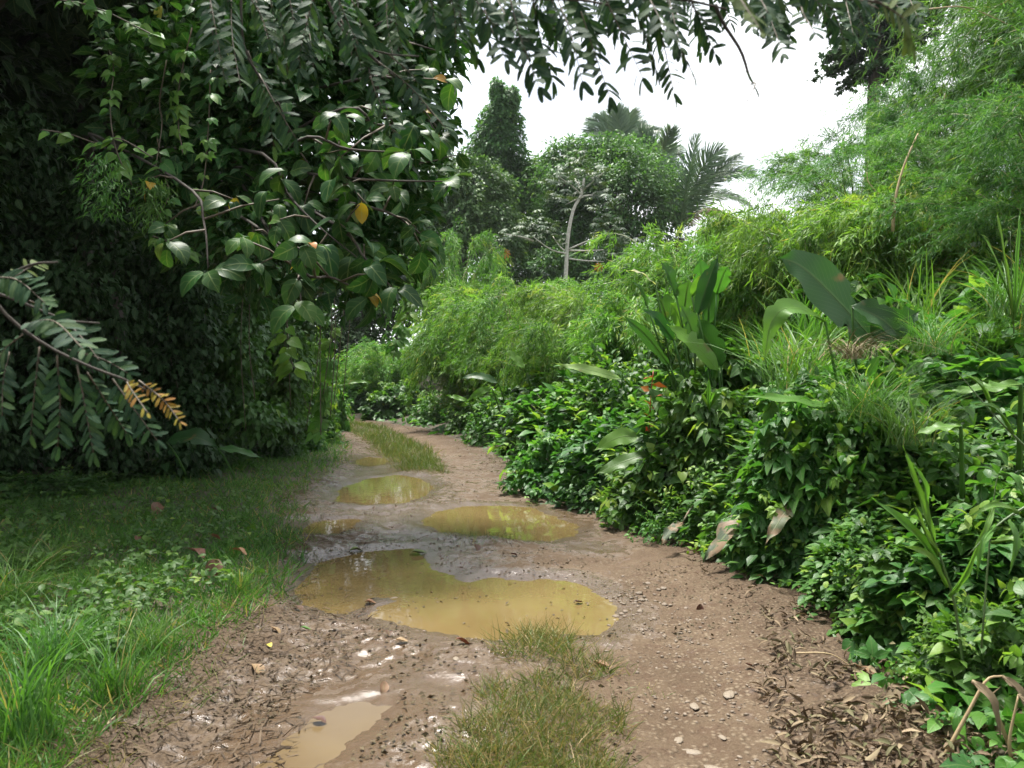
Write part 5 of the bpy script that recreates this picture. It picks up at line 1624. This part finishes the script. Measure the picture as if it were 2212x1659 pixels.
for label, Yq, stem, bl in (
    ('long thin grass stalk leaning in from the right edge, crossing the dark shade', 3.3, [(2230, 980), (2150, 900), (2065, 800)], [((2190, 935), (2150, 880), (2095, 872), 6), ((2150, 890), (2120, 830), (2080, 806), 6)]),
    ('grass stalk with bent-over blade beside the right edge', 3.4, [(2120, 1400), (2135, 1200), (2150, 1050), (2165, 1010)], [((2160, 1020), (2190, 1030), (2220, 1085), 10), ((2150, 1080), (2130, 1140), (2100, 1190), 6), ((2140, 1170), (2190, 1165), (2230, 1195), 8)]),
    ('tall sword-leaved grass at the right edge above the middle', 6.0, [(2190, 720), (2185, 600), (2182, 500)], [((2190, 700), (2170, 560), (2150, 440), 6), ((2190, 700), (2195, 560), (2205, 440), 6), ((2185, 650), (2150, 560), (2120, 500), 5), ((2190, 690), (2215, 580), (2240, 480), 6)]),
    ('spiky grass sprout with few pale blades left of the dark shrub gap', 8.2, [(1535, 930), (1533, 890), (1532, 860)], [((1533, 890), (1530, 850), (1531, 815), 6), ((1533, 880), (1555, 845), (1575, 838), 6), ((1533, 885), (1520, 862), (1515, 850), 7), ((1533, 880), (1546, 850), (1558, 848), 6)]),
    ('leaning grass stalk with long arched blades low at the right edge', 3.1, [(2240, 1080), (2160, 1130), (2090, 1200)], [((2200, 1105), (2150, 1090), (2085, 1120), 7), ((2150, 1135), (2120, 1180), (2110, 1250), 7), ((2180, 1120), (2195, 1170), (2180, 1240), 8)])):
    pp = [P(u, v, Yq) for u, v in stem]
    o = thing('grass_stalk', label, 'grass', pp[0], GRB)
    Geo().tube(curve(pp, 10) - pp[0], np.linspace(.006, .002, 10), 4).build('stem', M_STEM, o)
    for a, b, c, w in bl:
        paddle(o, pp[0], [P(*a, Yq), P(*b, Yq - .08), P(*c, Yq - .1)], w / F * Yq, (.2, -.7, .6), .70 + .1 * rng.random(), .3, .003, name='blade', n=10)

# ---- dry broken cane, dead grass tuft, dry stalks
cb = P(1928, 500, 10.2)
can = thing('dry_cane', 'broken dry straw-coloured cane sticking up from the bamboo', 'cane', cb)
cp_ = curve([cb, P(1934, 430, 10.2), P(1952, 360, 10.2), P(1983, 288, 10.2)], 14) - cb
Geo().tube(cp_, np.linspace(.022, .010, 14), 6).build('cane', M_CANE, can)
for a, b in (((1930, 445), (1924, 425)), ((1925, 475), (1936, 455))):
    paddle(can, cb, [P(*a, 10.15), P((a[0] + b[0]) / 2 - 2, (a[1] + b[1]) / 2, 10.1), P(*b, 10.1)], .03, (.2, -1, .2), .45, .3, 0, name='sheath', mat=M_DRY, n=8)
for lbl, pts, Yq, r0 in (('pale dry twig poking out of the far bamboo mounds', [(1108, 700), (1095, 655), (1085, 625)], 22.5, .02), ('thin reddish cane crossing the bamboo at upper right', [(1935, 455), (1880, 400), (1872, 372)], 12.5, .012), ('dark bare cane rising in the tall bamboo near the right edge', [(2240, 260), (2262, 190), (2272, 130)], 12.0, .025), ('long thin cane arching over the top of the tall bamboo', [(2005, 20), (2080, 15), (2150, 40), (2260, 95)], 11.5, .012)):
    pp = [P(u, v, Yq) for u, v in pts]
    tag(link('bare_cane', Geo().tube(curve(pp, 12) - pp[0], np.linspace(r0, r0 * .4, 12), 5).mesh('bare_cane', M_CANE if 'dark' not in lbl else M_CULM), None, pp[0]), lbl, 'cane')
q = P(1842, 775, 5.6)
dt = thing('dead_grass_tuft', 'dead straw-coloured grass tuft draped below the giant paddle leaf', 'grass clump', q)
o = blades_geo(140, 130, .36, .0026, .9, 2.6, tint=(.3, .9), base_r=.14).build('blades', M_DRY, dt); o['kind'] = 'stuff'
for u, v, Yq, s, label in ((1880, 880, 5.9, .8, 'curtain of narrow drooping grass below the dead tuft'), (1960, 930, 5.4, .7, 'narrow drooping grass in the dark gap right of the dead tuft curtain'), (2010, 740, 6.3, .7, 'narrow drooping grass right of the dead tuft'), (2180, 660, 7.0, .9, 'fine drooping grass at the right edge under the sword-leaved grass')):
    pz = P(u, v, Yq)
    grs[1].put((pz[0], pz[1], pz[2] - .1), u, s, label, 'drooping grass on the bank')
for i, (pts, Yq, label) in enumerate((([(2030, 1650), (2090, 1540), (2130, 1470), (2165, 1460)], 3.35, 'dry bent stalk leaning right in the lower right corner'), ([(2200, 1660), (2160, 1560), (2135, 1490), (2100, 1470)], 3.3, 'dry bent stalk leaning left in the lower right corner'), ([(2190, 1660), (2180, 1600), (2200, 1500)], 3.2, 'upright dry stalk at the right edge of the lower corner'), ([(1720, 1410), (1800, 1415), (1870, 1470)], 4.3, 'long thin dry stem lying over the litter at right'))):
    pp = [P(u, v, Yq) for u, v in pts]
    pp[0][2] = min(pp[0][2], gz(pp[0][0], pp[0][1]) + .01) if i < 3 else pp[0][2]
    o = thing('dry_stalk', label, 'stalk', pp[0], 'dry stalks at the right of the track')
    Geo().tube(curve(pp, 12) - pp[0], np.linspace(.010, .004, 12) * (1 if i < 3 else .5), 5).build('stem', M_CANE, o)
    if i < 3:
        paddle(o, pp[0], [pp[-1], pp[-1] + np.array([.05, -.05, -.06]), pp[-1] + np.array([.07, -.08, -.2])], .02, (.2, -.9, .3), .5, .4, .004, name='leaf', mat=M_DRY, n=10)

# ================================================================== LITTER, STONES, FALLEN LEAVES
def strewn(name, n, xr, yr, fn, tm, s0, mat, label, tint, up=.35, lift=.008, curl=.35, Wm=1.0):
    x, y = scatter_area(n, xr, yr, fn)
    n = len(x)
    z0_ = surf_z(x, y)
    if name == 'floating_bits':
        z0_ = np.full(n, -.026)
        for _, zw_, w_q in PUDW:
            z0_ = np.where(poly_sd(x, y, w_q) < 0, zw_ + .004, z0_)
    p = np.stack([x, y, z0_ + lift * (1 + 3 * rng.random(n))], 1)
    D = norm(rng.normal(size=(n, 3)) * np.array([1, 1, curl * .6]))
    Nn = norm(rng.normal(size=(n, 3)) * up + np.array([0, 0, 1]))
    g = Geo().scatter(tm, p, D, Nn, s0 * (.5 + .9 * rng.random(n)), rng.uniform(tint[0], tint[1], n), W=Wm)
    return tag(g.build(name, mat), label, 'litter', kind='stuff')


strewn('dry_leaf_litter', 26000, (.5, 6), (2.6, 8.5), lambda x, y: (dRight(x, y) > -.35 + .3 * fbm(x * 2.5, y * 2.5, 3)) & (dRight(x, y) < .75) & (rng.random(len(x)) < (1.0 - .9 * smooth(5.5, 8, y)) * smooth(.22, .55, vnoise(x * 4, y * 4))), TM_OVATE, .072, M_DRY, 'bed of dry grey-brown leaves along the right edge of the track', (0, 1), up=1.0, lift=.014, curl=.9, Wm=.42)
strewn('muddy_leaf_litter', 22000, (-4, 0), (2.5, 9), lambda x, y: (dLeft(x, y) > -.75 + .35 * fbm(x * 2, y * 2, 3)) & (dLeft(x, y) < .2), TM_GRASS, .09, M_DRY, 'trampled dark grass and leaf bits in the mud at the left edge', (0, .38), up=.5, lift=.004, Wm=1.3)
strewn('mud_debris', 26000, (-4, 3), (2.4, 13), lambda x, y: (np.maximum(dLeft(x, y), dRight(x, y)) < 0) & (vnoise(x * 2.3, y * 2.3) > .52) & (np.min([poly_sd(x, y, w) for _, _, w in PUDW], axis=0) > .05), TM_DIAMOND, .03, M_DRY, 'small dark plant bits trodden into the muddy track', (0, .25), up=.5, lift=.003)
strewn('foot_litter', 6000, (-6, 3), (7, 20), lambda x, y: (dRight(x, y) > -.3 + .2 * fbm(x * 2, y * 2, 2)) & (dRight(x, y) < .4), TM_DIAMOND, .09, M_DRY, 'brown plant litter along the foot of the right bank', (0, .5), up=.6, lift=.01, Wm=.6)

strewn('floating_bits', 9000, (-4, 2), (4.0, 15), lambda x, y: (np.min([poly_sd(x, y, w) for _, _, w in PUDW], axis=0) < -.03) & (vnoise(x * 2.6, y * 2.6) > .58) & (rng.random(len(x)) < .25), TM_DIAMOND, .035, M_DRY, 'bits of leaf floating on the puddles', (0, .5), up=.25, lift=.0)
# rounded stones
_o = np.array([(1, 0, 0), (-1, 0, 0), (0, 1, 0), (0, -1, 0), (0, 0, 1), (0, 0, -1)], float)
_f = [(0, 2, 4), (2, 1, 4), (1, 3, 4), (3, 0, 4), (2, 0, 5), (1, 2, 5), (3, 1, 5), (0, 3, 5)]


def stone_tm(seed, sub=1):
    r = np.random.default_rng(seed)
    V = [tuple(v) for v in _o]; Fc = list(_f)
    for _ in range(sub):
        cache = {}; nf = []

        def mid(a, b):
            k = (min(a, b), max(a, b))
            if k not in cache:
                m = np.array(V[a]) + np.array(V[b]); m /= np.linalg.norm(m)
                cache[k] = len(V); V.append(tuple(m))
            return cache[k]
        for a, b, c in Fc:
            x, y, z = mid(a, b), mid(b, c), mid(c, a)
            nf += [(a, x, z), (x, b, y), (z, y, c), (x, y, z)]
        Fc = nf
    V = np.array(V)
    V = V * (1 + .16 * r.normal(size=(len(V), 1)) * (1 if sub < 2 else .55)) * np.array([1, .72 + .2 * r.random(), .5])
    return dict(v=V * .5, t=np.array(Fc), uv=np.zeros((len(V), 2)))


STN = [stone_tm(s) for s in range(4)]
pg = Geo()
for tm, n, xr, yr, fn, s0 in (
    (STN[0], 3200, (.2, 1.6), (4.6, 7.0), lambda x, y: np.exp(-((x - 1.0) / .33) ** 2 - ((y - 5.95) / .6) ** 2) > rng.random(len(x)), .030),
    (STN[1], 9000, (.4, 1.7), (2.6, 5.6), lambda x, y: (np.exp(-((x - 1.02) / .45) ** 2) > rng.random(len(x))) & (vnoise(x * 3, y * 3) > .4), .022),
    (STN[2], 1100, (-2, 1), (5.0, 8.2), lambda x, y: (np.min([poly_sd(x, y, w) for _, _, w in PUDW], axis=0) < .28) & (np.min([poly_sd(x, y, w) for _, _, w in PUDW], axis=0) > -.02), .026),
    (STN[3], 1600, (-3, 2), (7.0, 14), lambda x, y: np.maximum(dLeft(x, y), dRight(x, y)) < -.2, .024)):
    x, y = scatter_area(n, xr, yr, fn)
    k_ = len(x)
    S = s0 * (.45 + 1.1 * rng.random(k_) ** 2)
    p = np.stack([x, y, road_z(x, y) + S * .05], 1)
    D = norm(rng.normal(size=(k_, 3)) * np.array([1, 1, .15]))
    pg.scatter(tm, p, D, norm(rng.normal(size=(k_, 3)) * .15 + np.array([0, 0, 1])), S, rng.random(k_))
tag(pg.build('gravel', M_STONE), 'small rounded pebbles pressed into the track', 'gravel', kind='stuff')
sm = [Geo().add(t_['v'], t_['t']).mesh('stone', M_STONE if i < 3 else M_PALESTONE) for i, t_ in enumerate([stone_tm(20 + s, 2) for s in range(5)])]
GST = 'stones at the right end of the large puddle'
for i in range(34):
    u, v = 1375 + rng.normal() * 34, 1290 + rng.normal() * 26
    q = G(u, v); s = .028 + .03 * rng.random()
    o = link('stone', sm[i % 3], None, (q[0], q[1], float(road_z(*q)[0]) + s * .04), rng.random() * 6)
    o.scale = (s, s, s)
    tag(o, 'rounded wet stone in the bed of pebbles at the right end of the large puddle', 'stone', GST)
for u, v, s, label in ((852, 1281, .11, 'pale wet stone at the tip of the pebble spit in the large puddle'), (880, 1282, .07, 'small flat stone beside the pebble spit, just out of the water'), (1575, 1491, .13, 'flat pale stone alone in the right wheel track'), (1500, 1518, .10, 'pale stone set in the dry right wheel track'), (1545, 1655, .12, 'pale stone at the bottom edge of the picture in the right track'), (1495, 1605, .11, 'pale broad stone near the bottom in the right track'), (1560, 1580, .07, 'small pale stone right of the broad one near the bottom'), (1465, 1585, .09, 'pale stone left of the broad one near the bottom'), (985, 1428, .08, 'bright stone on the mud behind the two-toned leaf'), (1210, 1248, .10, 'wet stone at the far rim of the large puddle')):
    q = G(u, v)
    o = link('stone', sm[3 + (i % 2)], None, (q[0], q[1], float(road_z(*q)[0]) + s * .02), u)
    o.scale = (s * .8, s * .62, s * .25)
    tag(o, label, 'stone')

# single fallen leaves
def fallen(label, u, v, s, tint, tilt, rz, mat=None, curl=.5, on=None, lift=.0):
    q = G(u, v)
    vv = TM_BIG['v'].copy()
    vv[:, 2] = vv[:, 2] * .6 + curl * (vv[:, 0] ** 2) * 2.2 + curl * .35 * (vv[:, 1] - .5) ** 2 + .03 * np.sin(vv[:, 1] * 9 + u)
    vv[:, 1] -= .5
    z = float(surf_z(*q)[0])
    for _, zw, poly in PUDW:
        if poly_sd(np.array([q[0]]), np.array([q[1]]), poly)[0] < 0:
            z = zw
    me = Geo().add(vv, TM_BIG['t'], tint, TM_BIG['uv']).mesh('fallen_leaf', mat or M_DEAD)
    o = link('fallen_leaf', me, None, (q[0], q[1], z + .012 + (.09 if u < 540 and v < 1420 else 0)))
    o.rotation_euler = (tilt, tilt * .5, rz)
    o.scale = (s, s, s)
    tag(o, label, 'leaf', 'fallen leaves')


for a in (
    ('dark red-brown curled leaf lying in the shallow film of water', 690, 1555, .085, .05, .2, 1.2), ('dark curled leaf on the mud below the large puddle', 840, 1367, .075, .08, .3, .4), ('two-toned leaf half red, half grey, left of the grass tuft', 1000, 1397, .11, .42, .5, 1.9),
    ('mud-coloured upright leaf left of the small round puddle', 828, 1492, .08, .72, .9, .3), ('flat muddy leaf right of the dark curled leaf', 868, 1385, .09, .7, .15, 1.5), ('small yellow leaf on the trampled mud at left', 581, 1403, .06, .9, .1, .8), ('dark leaf floating in the right part of the large puddle', 1250, 1294, .075, .04, .25, 2.0),
    ('brown curled leaf standing on a stump of stem in the right track', 1509, 1312, .09, .15, 1.3, .2), ('pinkish brown leaf on the pebble spit in the large puddle', 800, 1296, .10, .4, .2, 1.6), ('dark leaf on the mud at the left corner of the large puddle', 645, 1318, .10, .1, .4, 1.0),
    ('large curled brown leaf far up on the left verge', 337, 1133, .22, .35, .8, .5), ('flat brown leaf lying in grass right of the large curled one', 470, 1140, .16, .45, .3, 1.7), ('pink-brown leaf in the middle of the left verge', 464, 1203, .13, .55, .6, 2.2), ('large pink-brown leaf on the verge near the mud', 518, 1238, .16, .52, .4, 1.5),
    ('long curled brown leaf standing in the verge grass near the mud', 460, 1280, .19, .3, 1.0, .2), ('grey-brown leaf lying behind the broad weeds of the verge', 425, 1242, .2, .3, .4, 1.2), ('reddish small leaf in the verge weeds', 297, 1208, .09, .2, .5, .4), ('small rust-coloured leaf low in the left grass', 135, 1248, .08, .45, .5, .9),
    ('pale curled leaf at the corner of the grass verge and mud', 595, 1375, .1, .72, .6, 1.4), ('dry pale leaf at the verge edge in the trampled grass', 555, 1450, .12, .7, .5, .9), ('small green leaf pair fallen on the mud near the verge', 660, 1358, .08, 1.0, .3, 1.7), ('muddy green leaf lying at the far left rim of the large puddle', 905, 1190, .17, .99, .1, 1.6), ('curled dark leaf on the mud island behind the large puddle', 1030, 1190, .11, .1, .6, .4),
    ('dark brown leaf at the rim between the oval puddle and the mud', 1110, 1205, .09, .1, .4, 1.8), ('muddy leaf by the left puddle at the verge', 770, 1185, .15, .99, .15, 1.9), ('dark leaf in the dry right track near the litter', 1620, 1448, .07, .06, .4, 1.5), ('dead leaf at the right of the grass tuft', 1300, 1438, .12, .7, .3, 1.2), ('pale dead leaf lying in the litter below the dark shrub', 1870, 1480, .15, .72, .5, .7), ('white-pink dead leaf at the edge of the mud by the bank', 1467, 1180, .1, .74, .7, .3), ('pale standing dead leaf at the bank edge, left of the mud-caked leaf', 1508, 1200, .14, .7, 1.2, .2)):
    fallen(*a)

# ================================================================== HANGING VINES AND SMALL THINGS AT LEFT
lv = [Geo().add(tm['v'], tm['t'], t_, tm['uv']).mesh('leaf', M_SHRUB) for tm, t_ in ((TM_HEART, .5), (TM_HEART, .8), (TM_STAR, .6), (TM_STAR, .85), (TM_OVATE, .9))]
GV = 'climbing vines hanging in front of the dark trees'
for label, Yq, pts, pick, s, every in (
    ('long vine strung with pale leaf whorls down the dark trees at far upper left', 8.0, [(198, -20), (215, 60), (245, 140), (238, 230), (250, 320), (285, 400)], (2, 3, 1), .16, 16),
    ('vine with five-fingered leaves hanging left of centre of the dark trees', 7.8, [(415, 60), (388, 180), (385, 260), (395, 330)], (2, 3), .19, 7),
    ('thin vine with small leaves beside the five-fingered one', 7.6, [(455, 150), (450, 280), (440, 390), (420, 450)], (2, 3, 4), .14, 9),
    ('creeping vine with heart-shaped leaves below the five-fingered vine', 7.6, [(340, 300), (350, 360), (365, 420), (340, 470)], (0, 1), .19, 6),
    ('sprawling vine with rounded leaves at the left, above the catkins', 7.6, [(90, 280), (150, 290), (215, 310), (260, 300), (330, 340)], (0, 1, 4), .16, 9),
    ('bare looping vine stem with few leaves in the middle of the dark trees', 7.8, [(360, 130), (345, 220), (350, 270), (335, 370)], (0,), .1, 2),
    ('leafy vine at the top above the long pale-leaved vine', 7.6, [(130, 0), (180, 8), (240, 30), (300, 60), (340, 80)], (0, 1, 2), .18, 9),
    ('vine with heart leaves dangling at upper centre left', 8.2, [(660, 30), (680, 90), (700, 110)], (0, 1), .2, 4),
    ('vine with small bright leaves at the centre left of the dark trees', 7.4, [(330, 510), (380, 530), (420, 560)], (2, 3), .15, 8),
    ('drooping vine with yellow-green leaves under the hanging boughs, right of the dark trees', 10.0, [(905, 640), (880, 680), (860, 720), (850, 780)], (4, 2), .2, 9),
    ('vine with long pale drooping leaves at the foot of the hanging boughs', 11.0, [(620, 700), (625, 760), (640, 810)], (4, 4, 1), .3, 9),
    ('vine with bright lobed leaves low at the end of the left trees', 13.0, [(720, 700), (712, 800), (700, 880), (690, 940)], (2, 3), .3, 10)):
    pp = curve([P(u, v, Yq + .2 * math.sin(i)) for i, (u, v) in enumerate(pts)], 24)
    o = thing('hanging_vine', label, 'vine', pp[0], GV)
    Geo().tube(pp - pp[0], .006, 4).build('stem', M_TWIG, o)
    for q in range(every):
        c = pp[min(23, int((q + rng.random()) / every * 23))]
        for e in range(2):
            D = norm(np.array([rng.choice([-1, 1]) * (.5 + rng.random()), -.5 * rng.random(), -.4 - .5 * rng.random()]))
            A = frames(np.array([D]), np.array([norm(np.array([rng.normal() * .3, -.7, .7 + .3 * rng.normal()]))]))[0]
            l_ = link('leaf', lv[pick[rng.integers(len(pick))]], o)
            frame_to_matrix(l_, c - pp[0] + D * .03, A[0], A[1], A[2], s * (.4 + .6 * rng.random()))
GDV = 'bare dry stems dangling from the left trees'
for i in range(9):
    u = 650 + 75 * rng.normal() if i < 12 else 300 + 80 * rng.normal()
    Yq = 9.5 + 4 * rng.random()
    v0, v1 = 600 + 60 * rng.normal(), 850 + 90 * rng.random()
    pp = [P(u, v0, Yq), P(u + rng.normal() * 14, (v0 + v1) / 2, Yq), P(u + rng.normal() * 16, v1, Yq)]
    tag(link('dangling_stem', Geo().tube(curve(pp, 12) - pp[0], .006, 4).mesh('dangling_stem', M_TWIG), None, pp[0]), 'thin bare stem dangling from the boughs of the left trees', 'stem', GDV)
for u, v, Yq, hpx, wpx, label in ((225, 375, 7.3, 135, 42, 'drooping cluster of green catkins in the dark trees at left'), (335, 420, 7.6, 110, 30, 'thinner catkin cluster hanging right of the larger one')):
    c0 = P(u, v - hpx * .3, Yq)
    o = thing('catkin_cluster', label, 'catkins', c0, 'catkin clusters')
    n = 420
    s = rng.random(n)
    p = np.stack([rng.normal(size=n) * wpx / F * Yq * .6, rng.normal(size=n) * .1, -s * hpx / F * Yq], 1)
    D = norm(np.stack([rng.normal(size=n) * .6 + p[:, 0] * 4, rng.normal(size=n) * .5 - .3, -.9 + .4 * rng.normal(size=n)], 1))
    Geo().scatter(TM_BAMBOO, p, D, norm(rng.normal(size=(n, 3)) + np.array([0, -1, .5])), .085, rng.uniform(.3, .8, n), W=1.4).build('catkins', M_SHRUB, o)['kind'] = 'stuff'
# leafy weeds at the track edge on the right
wp = P(1500, 1085, 8.3)
w_ = thing('weed_patch', 'patch of bright fine-leaved weeds at the right edge of the mud', 'weeds', (wp[0] - .05, 8.2, gz(wp[0] - .05, 8.2)))
wg = shrub_geo(300, 1500, .07, TM_OVATE, squash=.55)
wg.build('foliage', M_SHRUB, w_)['kind'] = 'stuff'
w_.scale = (.55, .5, .75)

# ================================================================== HUMID AIR
hz = bpy.data.materials.new('haze')
hz.use_nodes = True
hn = hz.node_tree.nodes
hn.clear()
ho = hn.new('ShaderNodeOutputMaterial')
hv = hn.new('ShaderNodeVolumePrincipled')
hv.inputs['Color'].default_value = (.93, .96, 1.0, 1)
hv.inputs['Density'].default_value = .00025
hz.node_tree.links.new(hv.outputs['Volume'], ho.inputs['Volume'])
V = np.array([(x, y, z) for z in (-3.0, 75.0) for y in (-320.0, 720.0) for x in (-520.0, 520.0)])
T = [(0, 2, 3), (0, 3, 1), (4, 5, 7), (4, 7, 6), (0, 1, 5), (0, 5, 4), (2, 6, 7), (2, 7, 3), (0, 4, 6), (0, 6, 2), (1, 3, 7), (1, 7, 5)]
tag(Geo().add(V, T).build('haze', hz, smooth_=False), 'thin humid haze in the air over the track', 'haze', kind='stuff')
